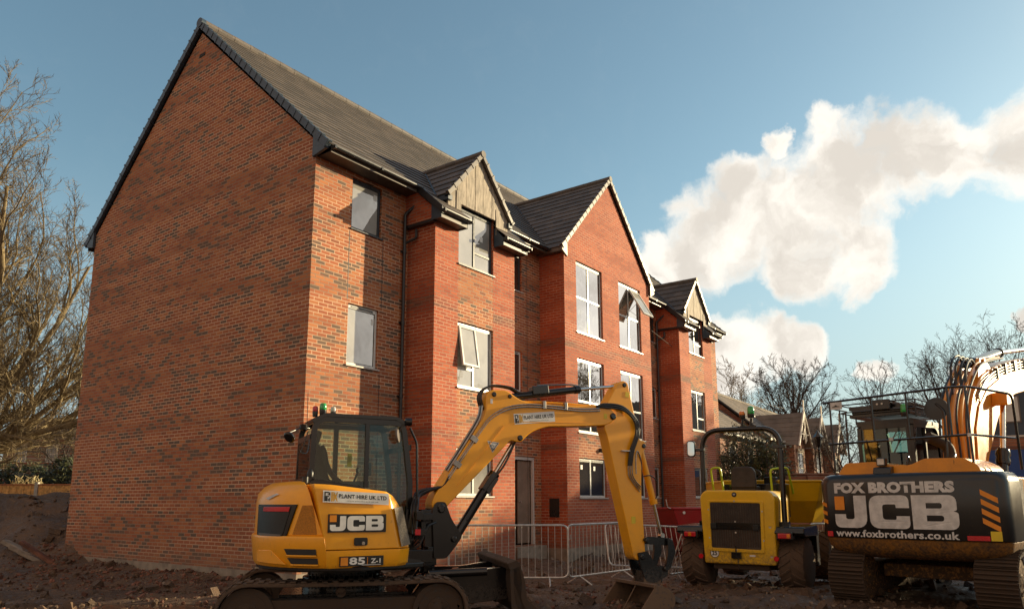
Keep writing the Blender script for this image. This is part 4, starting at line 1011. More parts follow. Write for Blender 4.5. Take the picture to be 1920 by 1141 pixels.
for yy in (.12, .72):
    c = MB(); c.box(.12, .50, yy - .05, yy + .05, 1.78, 1.86); c.cyl((.45, yy, 1.86), (.50, yy, 2.0), .014); c.lathe((.50, yy, 2.0), [(0, -.02), (.025, 0), (.025, .05), (0, .07)]); c.build('control_lever', 'black', E1, .01)
MB().box(.56, .63, .46, .52, 1.95, 2.12).build('monitor', 'black', E1, .01)
MB().box(.38, .44, CY1 - .07, CY1 - .061, 2.08, 2.26).build('yellow_notice', 'yellow_sign', E1)
MB().box(.40, .43, CY0 + .056, CY0 + .06, 2.12, 2.28).build('notice', 'dullwhite', E1)
b1 = beacon(E1, -.12, .10, 2.74, 'green_lens', .045, .09); b2 = beacon(E1, -.21, .14, 2.72, 'red', .035, .07); b3 = beacon(E1, .03, .20, 2.73, 'clear_lens', .035, .07)
# mirrors, aerial, hand rail
mi = MB(); mi.tube(rpath([(-.30, CY0 + .02, 2.50), (-.42, CY0 - .10, 2.50), (-.50, CY0 - .12, 2.46), (-.58, CY0 - .2, 2.42)], .03), .009, 6); mi.tube(curvepath([(-.33, CY0, 2.46), (-.38, CY0 - .05, 2.3), (-.42, CY0 - .08, 2.2), (-.34, CY0 - .06, 2.2), (-.31, CY0, 2.36)]), .007, 5)
mi.lathe((-.40, CY0 - .09, 2.50), [(0, -.05), (.045, -.03), (.05, .03), (0, .05)], (0, 0, 1), 12)
mo = mi.build('mirror_arm', 'black', E1, 0, True)
MB().lathe((-.585, CY0 - .2, 2.36), [(0, -.012), (.06, -.012), (.075, 0), (.07, .02), (0, .03)], (.62, .5, .6), 18).build('mirror', 'black', mo, 0, True)
mi = MB(); mi.lathe((.80, CY0 - .05, 2.44), [(0, -.01), (.085, -.01), (.09, .0), (.085, .015), (0, .02)], (.85, -.5, .12), 20); m2_ = mi.build('mirror', 'fascia', E1, 0, True); m2_.scale = (1, 1, 1)
mi = MB(); mi.tube(curvepath([(.80, CY0 - .04, 2.44), (.86, CY0 - .02, 2.56), (.93, CY0, 2.62), (.98, CY0 + .04, 2.60)]), .01, 6); mi.lathe((.95, CY0 + .0, 2.63), [(0, -.05), (.05, -.04), (.055, .04), (0, .05)], (1, 0, 0), 12); mi.build('work_light', 'black', E1, 0, True)
MB().tube([(-.33, CY0 + .1, 2.5), (-.335, CY0 + .1, 2.95)], .004, 5).build('aerial', 'black', E1)
MB().tube(rpath([(.97, CY0 - .03, 2.55), (1.06, CY0 - .05, 2.35), (1.085, CY0 - .05, 1.35), (1.04, CY0 - .03, 1.28)], .05), .016, 8).build('handrail', 'black', E1, 0, True)
MB().cyl((-.36, -.25, 1.83), (-.36, -.25, 1.90), .035).build('filler_cap', 'letter_black', E1)
MB().lathe((-.30, -.22, 1.9), [(0, 0), (.035, .0), (.04, .05), (.02, .09), (0, .1)]).build('filler_cap', 'letter_black', E1, 0, True)
# swing post, valves and hoses in front of the deck
kp = MB(); kp.prism(rpoly([(1.283, 1.50), (1.33, 1.60), (1.46, 1.60), (1.543, 1.387), (1.70, 1.15), (1.60, 1.02), (1.48, .88), (1.314, .88)], .04), -.17, -.10)
kp.prism(rpoly([(1.283, 1.50), (1.33, 1.60), (1.46, 1.60), (1.543, 1.387), (1.70, 1.15), (1.60, 1.02), (1.48, .88), (1.314, .88)], .04), .10, .17)
kp.box(1.20, 1.36, -.13, .13, .80, 1.38); kp.cyl((1.28, 0, .72), (1.28, 0, 1.42), .10)
pin(kp, 1.40, 1.50, -.20, .20, .045); pin(kp, 1.58, 1.12, -.20, .20, .04)
kp.build('swing_post', 'black', E1, .008)
vb = MB(); rr_ = random.Random(3)
for k in range(14): 
    x, y, z = rr_.uniform(.86, 1.16), rr_.uniform(-.55, .1), rr_.uniform(.90, 1.45); vb.box(x, x + rr_.uniform(.05, .14), y, y + rr_.uniform(.06, .18), z, z + rr_.uniform(.04, .12))
vb.box(.82, 1.18, -.5, .35, .86, 1.02); vb.build('valve_block', 'black', E1, .008)
MB().box(.93, 1.0, -.56, -.552, 1.20, 1.27).build('warning_plate', 'red', E1)
for k in range(9):
    y = -.32 + k * .05; o_ = rr_.uniform(-.05, .05)
    MB().tube(curvepath([(.95, y - .2, 1.25 + o_), (1.02 + o_, y - .1, 1.55), (1.10, y * .6, 1.70 + o_), (1.25, y * .5, 1.76 + o_ * .5), (1.42, y * .35 - .02, 1.80), (1.52, y * .3 - .05, 1.93)]), .016, 7).build('hose', 'hose', E1, 0, True)
for k in range(5):
    y = -.22 + k * .06; MB().tube(curvepath([(1.0, y, 1.0), (1.10, y - .02, 1.08 + k * .03), (1.2, y, 1.28), (1.33, y * .8, 1.34)]), .014, 7).build('hose', 'hose', E1, 0, True)
# boom
BOOM = [(1.27, 1.53), (1.30, 1.66), (2.043, 2.79), (2.05, 3.03), (2.10, 3.12), (2.36, 3.13), (2.58, 2.985), (2.96, 2.965), (3.89, 2.985), (4.06, 2.965), (4.15, 2.86), (4.09, 2.76), (3.94, 2.70), (3.81, 2.69), (3.40, 2.665), (2.956, 2.645), (2.72, 2.555), (2.58, 2.42), (2.50, 2.41), (2.42, 2.44), (2.156, 2.184), (1.50, 1.55), (1.40, 1.44)]
bo = MB(); bo.prism(rpoly(BOOM, [.06, .1, .3, .05, .05, .06, .2, .2, .1, .08, .08, .06, .1, .1, .2, .3, .15, .05, .05, .05, .1, .05, .08], 4), -.145, .145)
boom = bo.build('boom', 'yellow', E1, .014, seg=3)
pins(boom, (2.16, 3.06, -.165, .165, .035), (2.40, 3.045, -.165, .165, .03), (2.555, 2.47, -.17, .17, .04), (4.085, 2.84, -.175, .175, .05), (1.40, 1.53, -.19, .19, .05))
rb_ = MB(); rb_.prism([(2.30, 2.63), (2.55, 2.70), (2.96, 2.71), (3.7, 2.73), (3.7, 2.722), (2.96, 2.70), (2.56, 2.69), (2.31, 2.62)], -.150, -.144); rb_.prism([(1.62, 1.80), (2.30, 2.63), (2.31, 2.62), (1.63, 1.79)], -.150, -.144); rb_.build('weld_rib', 'yellow', boom)
hire_sign(boom, (2.471, -.147, 2.655), (1, 0, .105), (-.105, 0, 1), .645, .148)
tr = shape('warning_triangle', [rpoly([(0, .16), (.18, .14), (.075, 0)], .008)], 'dullwhite', (2.06, -.147, 2.255), (1, 0, 0), (0, 0, 1), boom, .002)
shape('triangle_border', [[(.015, .15), (.165, .133), (.076, .017)], [(.028, .142), (.148, .128), (.078, .035)]], 'letter_black', (2.06, -.147, 2.255), (1, 0, 0), (0, 0, 1), tr, .0035)
text('lettering', 'ATV', .03, .06, (2.10, -.1475, 2.345), (1, 0, -.35), (.35, 0, 1), 'letter_black', tr, .02, .004); text('lettering', 'OVA', .026, .055, (2.115, -.1475, 2.305), (1, 0, -.35), (.35, 0, 1), 'letter_black', tr, .02, .004)
for pts in ([(2.105, 2.93), (2.14, 2.93), (2.14, 2.995), (2.105, 2.995)], [(3.93, 2.80), (3.985, 2.80), (3.985, 2.875), (3.93, 2.875)]): plate('decal', 'dullwhite' if pts[0][0] < 3 else 'yellow_sign', boom, pts, -.1485, .004)
for k, (dy, dz) in enumerate(((-.155, 0), (-.17, -.035), (-.12, .04), (-.08, .055), (-.03, .055))):
    P_ = [(1.50, dy, 1.93 + dz), (1.70, dy, 2.215 + dz), (1.98, dy, 2.60 + dz), (2.12, dy, 2.76 + dz), (2.35, dy, 2.885 + dz), (2.62, dy, 2.94 + dz), (3.0, dy, 2.945 + dz), (3.5, dy, 2.925 + dz), (3.85, dy, 2.945 + dz)] if k < 2 else [(1.50, dy, 1.96 + dz), (1.72, dy, 2.29 + dz), (1.95, dy, 2.66 + dz), (2.0, dy, 2.90)]
    MB().tube(curvepath(P_), .010 if k < 2 else .013, 6).build('hydraulic_pipe', 'pipe' if k != 3 else 'hose', boom, 0, True)
for k in range(3):
    MB().tube(curvepath([(2.62, -.08 + k * .06, 2.99), (2.9, -.1 + k * .06, 2.995), (3.3, -.1 + k * .06, 2.995), (3.7, -.1 + k * .05, 2.99), (3.95, -.12 + k * .04, 2.99)]), .012, 6).build('hydraulic_pipe', 'pipe' if k else 'yellow', boom, 0, True)
for x, z in ((1.62, 2.09), (1.86, 2.43)): MB().obox((x, -.15, z), (.02, 0, .03), (0, .03, 0), (-.045, 0, .03)).build('pipe_clamp', 'pipe', boom, .003)
for x in (2.93, 3.28): MB().obox((x, -.15, 2.95), (.022, 0, 0), (0, .03, 0), (0, 0, .055)).build('pipe_clamp', 'pipe', boom, .003)
# dipper (stick)
DIP = [(4.22, 3.36), (4.30, 3.40), (4.39, 3.37), (4.575, 2.50), (4.66, 2.50), (4.70, 2.42), (4.60, 2.30), (4.575, 1.733), (4.61, .84), (4.555, .76), (4.46, .75), (4.40, .80), (4.314, 1.172), (4.152, 1.855), (3.99, 2.575), (3.95, 2.66), (3.97, 2.80), (3.985, 3.0), (4.05, 3.10)]
dp = MB(); dp.prism(rpoly(DIP, [.04, .04, .04, .04, .03, .05, .1, .1, .03, .03, .03, .03, .1, .2, .08, .08, .05, .08, .1], 4), -.115, .115)
dip = dp.build('dipper_arm', 'yellow', E1, .012, seg=3)
pins(dip, (4.325, 3.33, -.135, .135, .035), (4.64, 2.42, -.135, .135, .035), (4.53, .80, -.13, .13, .035))
for pts in ([(4.33, 3.15), (4.40, 3.14), (4.41, 3.22), (4.34, 3.23)], [(4.38, 1.28), (4.45, 1.28), (4.45, 1.38), (4.38, 1.38)]): plate('decal', 'yellow_sign', dip, pts, -.119, .004)
plate('arch_rib', 'yellow', dip, [(4.18 + .12 * cos(t), 2.86 + .16 * sin(t)) for t in [pi * k / 10 for k in range(11)]] + [(4.18 + .11 * cos(t), 2.86 + .15 * sin(t)) for t in [pi * (10 - k) / 10 for k in range(11)]], -.122, .006)
for k in range(3):
    dx = k * .025; MB().tube(curvepath([(3.80, -.15, 2.97), (3.95, -.16, 2.965 + dx), (4.25, -.17, 2.94 + dx), (4.44 + dx, -.17, 2.80), (4.47 + dx, -.17, 2.60), (4.37 + dx, -.16, 2.34), (4.335 + dx, -.15, 2.12)]), .017, 8).build('hose', 'hose', dip, 0, True)
for k in range(3):
    dx = k * .035; MB().tube(curvepath([(4.335 + dx, -.14, 2.14), (4.345 + dx, -.135, 1.98), (4.41 + dx, -.135, 1.88), (4.53 + dx * .4, -.135, 1.74 + dx)]), .009, 6).build('hydraulic_pipe', 'pipe', dip, 0, True)
MB().tube(curvepath([(4.46, -.16, 2.0), (4.46, -.16, 2.2), (4.5, -.15, 2.34), (4.58, -.12, 2.2), (4.6, -.1, 2.05)]), .010, 6).build('hydraulic_pipe', 'pipe', dip, 0, True)
plate('hose_clip', 'galv', dip, [(4.22, 2.33), (4.44, 2.33), (4.44, 2.345), (4.22, 2.345)], -.17, .05)
cylinder_ram(E1, (1.66, 1.13), (2.235, 1.985), (2.555, 2.47), -.0, .062, .030)
MB().tube(curvepath([(1.80, -.07, 1.36), (2.1, -.075, 1.80), (2.35, -.07, 2.1), (2.52, -.06, 2.42)]), .014, 6).build('hydraulic_pipe', 'hose', E1, 0, True)
MB().obox((2.14, 0, 1.84), (.07, 0, .10), (0, .08, 0), (-.055, 0, .038)).build('check_valve', 'black', E1, .008)
cylinder_ram(E1, (2.40, 3.045), (3.60, 3.235), (4.325, 3.33), 0, .05, .025)
MB().obox((2.93, 0, 3.18), (.13, 0, .018), (0, .07, 0), (-.008, 0, .06)).build('check_valve', 'black', E1, .01)
for k in range(3): MB().tube(curvepath([(2.06, -.06 + k * .06, 2.80), (2.0, -.06 + k * .06, 3.05), (2.15, -.05 + k * .05, 3.19), (2.45, -.05 + k * .05, 3.19), (2.62, -.04 + k * .04, 3.12), (2.85, -.04 + k * .04, 3.16)]), .014, 7).build('hose', 'hose', E1, 0, True)
MB().tube(curvepath([(2.9, .0, 3.25), (3.15, -.02, 3.27), (3.4, -.02, 3.29), (3.57, 0, 3.29)]), .012, 6).build('hydraulic_pipe', 'pipe', E1, 0, True)
cylinder_ram(E1, (4.64, 2.42), (4.87, 1.56), (4.985, 1.09), -.0, .05, .026, 'yellow')
MB().tube(curvepath([(4.60, -.11, 1.96), (4.75, -.1, 1.98), (4.88, -.08, 1.90), (4.90, -.06, 1.72), (4.86, -.05, 1.62)]), .009, 6).build('hydraulic_pipe', 'hose', E1, 0, True)
# bucket linkage and bucket
lk = MB()
for s in (-1, 1):
    y0_ = s * .13 - .018
    lk.prism(rpoly([(4.56, 1.05), (4.62, 1.09), (5.03, 1.06), (5.06, .99), (5.0, .95), (4.62, .98)], .03), y0_, y0_ + .036)
    lk.prism(rpoly([(4.96, 1.06), (5.06, 1.02), (5.10, .86), (4.98, .60), (4.90, .60), (4.96, .86)], .03), y0_ + s * .04, y0_ + s * .04 + .036)
    lk.prism(rpoly([(4.46, .86), (4.62, .88), (4.78, .66), (4.98, .66), (4.98, .52), (4.72, .42), (4.58, .46), (4.50, .66)], .03), y0_, y0_ + .036)
pin(lk, 4.62, 1.03, -.17, .17, .035); pin(lk, 5.02, 1.02, -.19, .19, .035); pin(lk, 4.93, .62, -.19, .19, .04); pin(lk, 4.53, .80, -.17, .17, .04); lk.box(4.56, 4.9, -.10, .10, .42, .60)
lk.build('bucket_linkage', 'black', E1, .006)
BW = .50
prof = [(4.50, .43), (4.62, .42), (4.78, .34), (4.84, .20), (4.74, .06), (4.52, -.02), (4.16, .03)]
inn = [(4.50, .40), (4.61, .39), (4.75, .32), (4.80, .20), (4.71, .09), (4.52, .01), (4.17, .05)]
bk = MB(); bk.prism(rpoly(prof, [0, .05, .08, .08, .08, .1, 0], 4)[::1] + rpoly(inn[::-1], [0, .1, .08, .08, .08, .05, 0], 4), -BW, BW)
for s in (-1, 1): bk.prism(rpoly(prof, [0, .05, .08, .08, .08, .1, 0], 4), s * BW - .012, s * BW + .012)
bk.box(4.46, 4.54, -BW, BW, .40, .445)
for s in (-.55, .1): bk.tube([(4.49, s * .3 - .05, .40), (4.20, s * .3 - .12, .06)], .010, 6) if s > 0 else None
for s in (-.13, .13): bk.prism([(4.55, .40), (4.80, .32), (4.88, .55), (4.66, .62), (4.56, .56)], s - .015, s + .015)
bk.build('bucket', 'bucket', E1, .006)
# dozer blade
PRE1 = set(E1.children)
bl = MB(); bl.prism(rpoly([(1.98, .90), (2.04, .92), (2.08, .70), (2.07, .50), (2.16, .32), (2.38, .25), (2.36, .22), (2.12, .27), (2.0, .45), (1.97, .70)], .02), -1.02, 1.02)
for y in (-1.02, 1.0): bl.prism(rpoly([(1.93, .88), (2.05, .94), (2.12, .70), (2.14, .50), (2.42, .25), (2.16, .22), (1.95, .40)], .02), y, y + .02)
bl.prism(rpoly([(1.90, .92), (2.02, .96), (2.05, .88), (1.93, .84)], .02), -1.03, 1.03)
bl.build('dozer_blade', 'muddy', E1, .006)
for y in (-.55, .35):
    ar = MB(); ar.prism(rpoly([(.70, .40), (.98, .80), (1.55, .80), (2.0, .86), (2.0, .46), (1.3, .40)], .06), y - .05, y + .05); ar.build('blade_arm', 'black', E1, .01)
cylinder_ram(E1, (.95, .70), (1.45, .74), (1.95, .78), -.1, .06, .03)
MB().cyl((1.0, -.62, .78), (1.72, -.62, .80), .05).build('blade_cylinder', 'black', E1, 0, True)
for o_ in (set(E1.children) - PRE1) | {c for c in E1.children if c.name.split('.')[0] in ('track', 'undercarriage')}:   # the undercarriage points a little left of the cab
    o_.location = (.277, .291, -.055); o_.rotation_euler = (0, 0, radians(-12))

# ================================================================ LARGE EXCAVATOR (right edge), seen from behind
E2 = thing('large_excavator', 'large excavator seen from behind, black counterweight with white lettering, railings and raised boom', 'excavator', (5.878, -9.699, 0.0), radians(-9.723))
track(E2, .76, 1.28, 1.72, .43, .45, .17, .05, 'muddy', 'mud_yellow', True); track(E2, -1.28, -.76, 1.72, .43, .45, .17, .05, 'muddy', 'mud_yellow', True)
u = MB(); u.box(-.6, .6, -.76, .76, .42, .66); u.prism([(-.62, .40), (-.62, .70), (-1.35, .62), (-1.35, .42)], -.74, .74); u.lathe((0, 0, .64), [(0, 0), (.62, 0), (.62, .2), (0, .2)], n=32); u.build('undercarriage', 'mud_yellow', E2, .02)
box('deck', 'charcoal', E2, -1.6, 1.65, -1.18, 1.2, .86, 1.02, .02)
# counterweight: gently bowed back with big rounded ends
def cwp(g=0.0, r=.22, bow=.10, xr=-2.26, hw=1.27, xf=-1.45):
    pts = []; n = 8
    hw = hw - g; xr = xr + g
    pts.append((xf, hw))
    for k in range(n + 1):
        t = pi / 2 * k / n; pts.append((xr + r + bow - r * sin(t), hw - r + r * cos(t)))
    for k in range(1, 12):
        y = (hw - r) * (1 - 2 * k / 12); pts.append((xr + bow * (y / (hw - r)) ** 2 * 1.0, y))
    for k in range(n + 1):
        t = pi / 2 * (1 - k / n); pts.append((xr + r + bow - r * sin(t), -hw + r - r * cos(t)))
    pts.append((xf, -hw)); return [(x, y * 1.065 if y > 0 else y) for x, y in pts]
def rearx(y, xr=-2.26, bow=.10, hw=1.05): return xr + bow * (y / hw) ** 2
cwt = loft([(1.04, cwp(.0)), (1.08, cwp(-.012)), (1.86, cwp(-.012)), (1.93, cwp(.004)), (1.985, cwp(.04)), (2.01, cwp(.09))], 'charcoal', 'counterweight', E2, .0)
loft([(.74, cwp(.30, .22)), (.80, cwp(.14, .22)), (.90, cwp(.05)), (1.02, cwp(.018)), (1.036, cwp(.03))], 'mud_yellow', 'lower_skirt', E2, .0)
bm_ = MB()
EXb, EZb = (0, -1, 0), (0, 0, 1)
def wrap(o, off):
    """bend flat lettering onto the bowed back"""
    me = o.data
    b = bmesh.new(); b.from_mesh(me); bmesh.ops.triangulate(b, faces=b.faces)
    bmesh.ops.subdivide_edges(b, edges=[e for e in b.edges if e.calc_length() > .10], cuts=4); b.to_mesh(me); b.free()
    for v in me.vertices: v.co.x = cornx(-abs(v.co.y) / (1.065 if v.co.y > 0 else 1)) - off
    return o
def cornx(y):
    r, hw, xr, bow = .22, 1.282, -2.272, .10
    if y > -(hw - r): return rearx(y) - .012
    s = min(1, (-y - (hw - r)) / r); return xr + r + bow - r * sqrt(max(0, 1 - s * s))
wrap(text('lettering', 'FOX BROTHERS', .165, 1.735, (-2.3, 1.08, 1.715), EXb, EZb, 'dullwhite', cwt, .065), .006)
wrap(blockletters('dullwhite', (-2.3, 1.095, 1.19), EXb, EZb, cwt, 1.765, .49), .006)
wrap(text('lettering', 'www.foxbrothers.co.uk', .11, 1.76, (-2.3, 1.10, 1.035 + .02), EXb, EZb, 'dullwhite', cwt, .03), .006)
wrap(shape('logo_badge', [rpoly([(0, 0), (.16, 0), (.16, .21), (0, .21)], .015)], 'orange', (-2.3, 1.085, 1.46), EXb, EZb, cwt, .002), .012)
for a, b in ((1.37, .22), ):
    pass
for k in range(4):   # orange and black chevrons on the right-hand corner
    z = 1.24 + k * .13
    mbc = MB(); ys_ = [-.955 - .02 * j for j in range(11)]
    tent = lambda j: .012 * j
    vs = [(cornx(y) - .005, y, z - tent(j) + .05) for j, y in enumerate(ys_)] + [(cornx(y) - .005, y, z - tent(j) + .125) for j, y in enumerate(ys_)]
    mbc.add(vs, [(j, j + 1, 12 + j, 11 + j) for j in range(10)]); mbc.build('chevron', 'orange', cwt)
    if k < 3:
        vs = [(cornx(-y) - .005, -y, z - tent(j) + .05) for j, y in enumerate(ys_)] + [(cornx(-y) - .005, -y, z - tent(j) + .105) for j, y in enumerate(ys_)]
        vs = [(cornx(-(1.15 + .012 * j)) - .005, (1.15 + .012 * j) * 1.065, z + .004 * j) for j in range(11)] + [(cornx(-(1.15 + .012 * j)) - .005, (1.15 + .012 * j) * 1.065, z + .06 + .004 * j) for j in range(11)]
        MB().add(vs, [(j, j + 1, 12 + j, 11 + j) for j in range(10)]).build('chevron', 'orange', cwt)
def strip(name, m, y0, y1, z0, z1, tl=0):
    n = 10; ys_ = [y0 + (y1 - y0) * j / n for j in range(n + 1)]
    vs = [(cornx(-abs(y) / (1.065 if y > 0 else 1)) - .006, y, z0) for y in ys_] + [(cornx(-abs(y) / (1.065 if y > 0 else 1)) - .006, y, z1 - tl * (j / n)) for j, y in enumerate(ys_)]
    return MB().add(vs, [(j, j + 1, n + 2 + j, n + 1 + j) for j in range(n)]).build(name, m, cwt)
strip('reflector', 'red', -.75, -1.02, 1.05, 1.115); strip('reflector', 'red', 1.15, 1.25, 1.05, 1.13)
w_ = strip('warning_sticker', 'yellow_sign', -1.03, -1.16, 1.05, 1.18)
# engine deck: yellow covers on top of the counterweight
hd = MB()
hd.prism(rpoly([(1.08, 2.0), (.95, 2.19), (.50, 2.20), (.30, 2.14), (-.02, 2.13), (-.22, 2.22), (-.74, 2.21), (-.92, 2.10), (-.96, 2.0)], .05), -2.0, -.75, 'x')
hd.build('engine_hood', 'yellow_big', E2, .03, seg=3)
sp_ = MB(); sp_.box(-1.44, 1.5, -1.27, -.62, 1.04, 1.94); sp_.build('side_cover', 'yellow_big', E2, .03, seg=3)
box('side_panel', 'fascia', E2, -1.448, -1.25, -1.278, -1.268, 1.1, 1.9, .002)
box('door_gap', 'letter_black', E2, -.32, -.30, -1.276, -1.269, 1.1, 1.9)
MB().box(-.62, -.56, -1.30, -1.272, 1.40, 1.60).build('latch', 'letter_black', E2, .005)
box('side_cover', 'yellow_big', E2, -1.44, -.4, .62, 1.24, 1.04, 1.98, .03)
wl = MB(); wl.box(-2.08, -1.98, .31, .44, 2.13, 2.25); wl.prism(rpoly([(-2.15, 2.0), (-2.12, 2.10), (-1.95, 2.13), (-1.9, 2.0)], .02), .22, .48); wl_o = wl.build('work_light', 'black', E2, .01)
box('lens', 'clear_lens', wl_o, -2.085, -2.08, .325, .425, 2.145, 2.235)
ex = MB(); ex.tube(rpath([(-1.45, -.42, 2.15), (-1.45, -.42, 2.42), (-1.75, -.22, 2.56)], .14, 8), [.085] * 8 + [.085] * 2 if False else .085, 16, cap=False); ex.tube(rpath([(-1.45, -.42, 2.15), (-1.45, -.42, 2.42), (-1.745, -.222, 2.555)], .14, 8), .075, 16)
ex.build('exhaust_pipe', 'muddy', E2, 0, True)
hk = MB()
for y in (.02, -.62): hk.tube(curvepath([(-1.98, y, 2.05), (-1.98, y, 2.20), (-1.92, y, 2.26), (-1.88, y, 2.20)]), .018, 6)
for y in (.02,): pass
hk.build('lifting_eye', 'black', E2, 0, True)
# railings round the engine deck
rl = MB(); r_ = .017
def rail(p, rr=r_, rd=.06): rl.tube(rpath(p, rd), rr, 8)
TOPZ, MIDZ = 3.22, 2.53
rail([(-1.92, 1.27, TOPZ - .03), (-1.92, 1.18, TOPZ - .02), (-1.92, -.62, TOPZ + .04), (-1.85, -.86, TOPZ + .03), (-1.10, -1.24, TOPZ - .05), (-1.02, -1.24, 2.05)], .019, .1)
rail([(-1.93, 1.22, MIDZ - .02), (-1.93, -.84, MIDZ + .01), (-1.10, -1.22, MIDZ - .02)], .018, .04)
for y, t_ in ((1.16, TOPZ - .02), (.50, TOPZ), (-.02, TOPZ + .02), (-.60, TOPZ + .04), (-.84, TOPZ + .03)):
    zb = 2.0 if y in (1.16, -.84) else (2.52 if y > -.3 else 2.52)
    rail([(-1.92, y, t_), (-1.92, y - .01, zb)])
rail([(-1.92, .62, 2.55), (-1.75, .62, 2.22)], .012)
rail([(-1.25, 1.16, 3.1), (-1.9, 1.16, 3.1)], .014); rail([(-1.3, 1.16, 3.1), (-1.3, 1.16, 2.0)], .016)
rl.build('railing', 'black', E2, 0, True)
for y in (.23, .24, -.845): MB().cyl((-1.96, y, MIDZ - .02), (-1.96, y, MIDZ + .03), .028).build('rail_clamp', 'galv', E2)
MB().box(-1.945, -1.94, .95, 1.14, 3.07, 3.19).build('sign_plate', 'dullwhite', E2, .002)
shape('sign_mark', [[(0, .02), (.12, .02), (.12, .03), (.09, .035), (.06, .055), (.03, .035), (0, .03)]], 'letter_black', (-1.946, 1.11, 3.09), EXb, EZb, E2, .002)
lg = MB(); lg.tube(rpath([(-.62, -1.30, 2.0), (-.55, -1.30, 2.70), (-.25, -1.30, 2.90), (.55, -1.30, 2.93), (.70, -1.30, 2.75), (.95, -1.30, 1.98)], .12), .022, 8); lg.tube(rpath([(.15, -1.30, 2.9), (.0, -1.30, 2.8), (.25, -1.30, 2.0)], .08), .022, 8)
lg.tube([(-.58, -1.30, 2.45), (.82, -1.30, 2.45)], .014, 6); lg.build('step_handrail', 'black', E2, 0, True)
# round mirror on its bent arm
ma = MB(); ma.tube(rpath([(-1.70, -.08, 2.08), (-1.75, -.42, 2.08), (-1.75, -.47, 2.25), (-1.70, -.47, 2.95), (-1.68, -.36, 3.06)], .07), .018, 8); ma_o = ma.build('mirror_arm', 'black', E2, 0, True)
MB().lathe((-1.66, -.36, 2.98), [(0, -.03), (.14, -.025), (.175, 0), (.175, .012), (0, .02)], (-1, .1, .02), 28).build('mirror', 'charcoal', ma_o, 0, True)
# cab on the left side, guard rack and beacon on its roof
c = MB()
cy0, cy1 = .62, 1.62
cy0, cy1 = .40, 1.34
XR = .05
PRE = set(E2.children)
prof_c = rpoly([(XR, 1.10), (XR - .02, 2.92), (1.35, 2.98), (1.62, 2.1), (1.62, 1.10)], [.03, .16, .25, .1, .03], 6)
inn_c = shrink(prof_c, .075)
c.ring(prof_c, inn_c, cy0, cy0 + .07); c.ring(prof_c, inn_c, cy1 - .07, cy1)
for z in (1.95, 2.90): c.box(XR - .01, XR + .06, cy0 + .07, cy1 - .07, z - .05, z + .05)
c.box(XR - .012, XR + .05, cy0, cy0 + .12, 1.1, 2.88); c.box(XR - .012, XR + .05, cy1 - .07, cy1, 1.1, 2.88)
c.box(XR + .0, 1.5, cy0 + .0, cy1 - .0, 2.90, 3.0); c.box(1.5, 1.6, cy0 + .07, cy1 - .07, 1.1, 1.5)
c.box(.62, .68, cy0 + .003, cy0 + .06, 1.2, 2.9)
c.build('cab_frame', 'charcoal', E2, .02)
MB().box(XR + .01, XR + .016, cy0 + .1, cy1 - .06, 1.9, 2.88).build('rear_glass', 'cab_glass_tinted', E2)
MB().prism(shrink(prof_c, .06), cy0 + .03, cy0 + .035).build('side_glass', 'cab_glass', E2); MB().prism(shrink(prof_c, .06), cy1 - .035, cy1 - .03).build('side_glass', 'cab_glass_tinted', E2)
MB().add([(1.58, cy0 + .07, 1.5), (1.58, cy1 - .07, 1.5), (1.40, cy1 - .07, 2.9), (1.40, cy0 + .07, 2.9)], [(0, 1, 2, 3)]).build('windscreen', 'cab_glass', E2)
MB().prism(rpoly([(.30, 1.6), (.38, 2.45), (.50, 2.45), (.56, 1.75), (.9, 1.7), (.9, 1.55)], .05), cy0 + .25, cy1 - .25).build('seat', 'blue', E2, .04)
box('cab_floor', 'charcoal', E2, XR, 1.6, cy0 + .07, cy1 - .07, 1.03, 1.15)
rk = MB()
rk.box(-.05, 1.3, cy0 + .0, cy1 + .08, 3.06, 3.12); rk.box(-.08, 1.2, cy0 + .02, cy1 + .02, 3.12, 3.20); rk.box(.0, .9, cy0 - .02, cy1 + .1, 3.20, 3.27); rk.box(.05, .4, .70, .98, 3.22, 3.33)
for z in (3.16, 3.30):
    rk.tube(rpath([(-.12, cy0 - .12, z), (-.12, cy1 + .22, z), (1.35, cy1 + .22, z), (1.35, cy0 - .12, z), (-.12, cy0 - .12, z)], .1), .014, 6)
for x in (-.12, .6, 1.35):
    for y in (cy0 - .12, cy1 + .22): rk.cyl((x, y, 3.0), (x, y, 3.30), .013)
rk.box(-.14, 1.36, cy0 + .25, cy0 + .29, 3.15, 3.17); rk.box(-.14, 1.36, cy1 - .25, cy1 - .21, 3.15, 3.17); rk.box(-.14, 1.36, .70, .74, 3.28, 3.30)
rk.build('roof_guard', 'black', E2, .008)
MB().box(-.16, -.10, .68, 1.0, 3.16, 3.34).build('roof_lamp', 'black', E2, .01)
for y in (.80, .88): MB().lathe((-.165, y, 3.26), [(0, 0), (.018, 0), (.018, .01), (0, .012)], (-1, 0, 0), 10).build('lamp_lens', 'clear_lens', E2)
beacon(E2, -.20, .44, 3.06, 'green_lens', .055, .15)
for o_ in set(E2.children) - PRE: o_.location = (-.45, 0, .0)
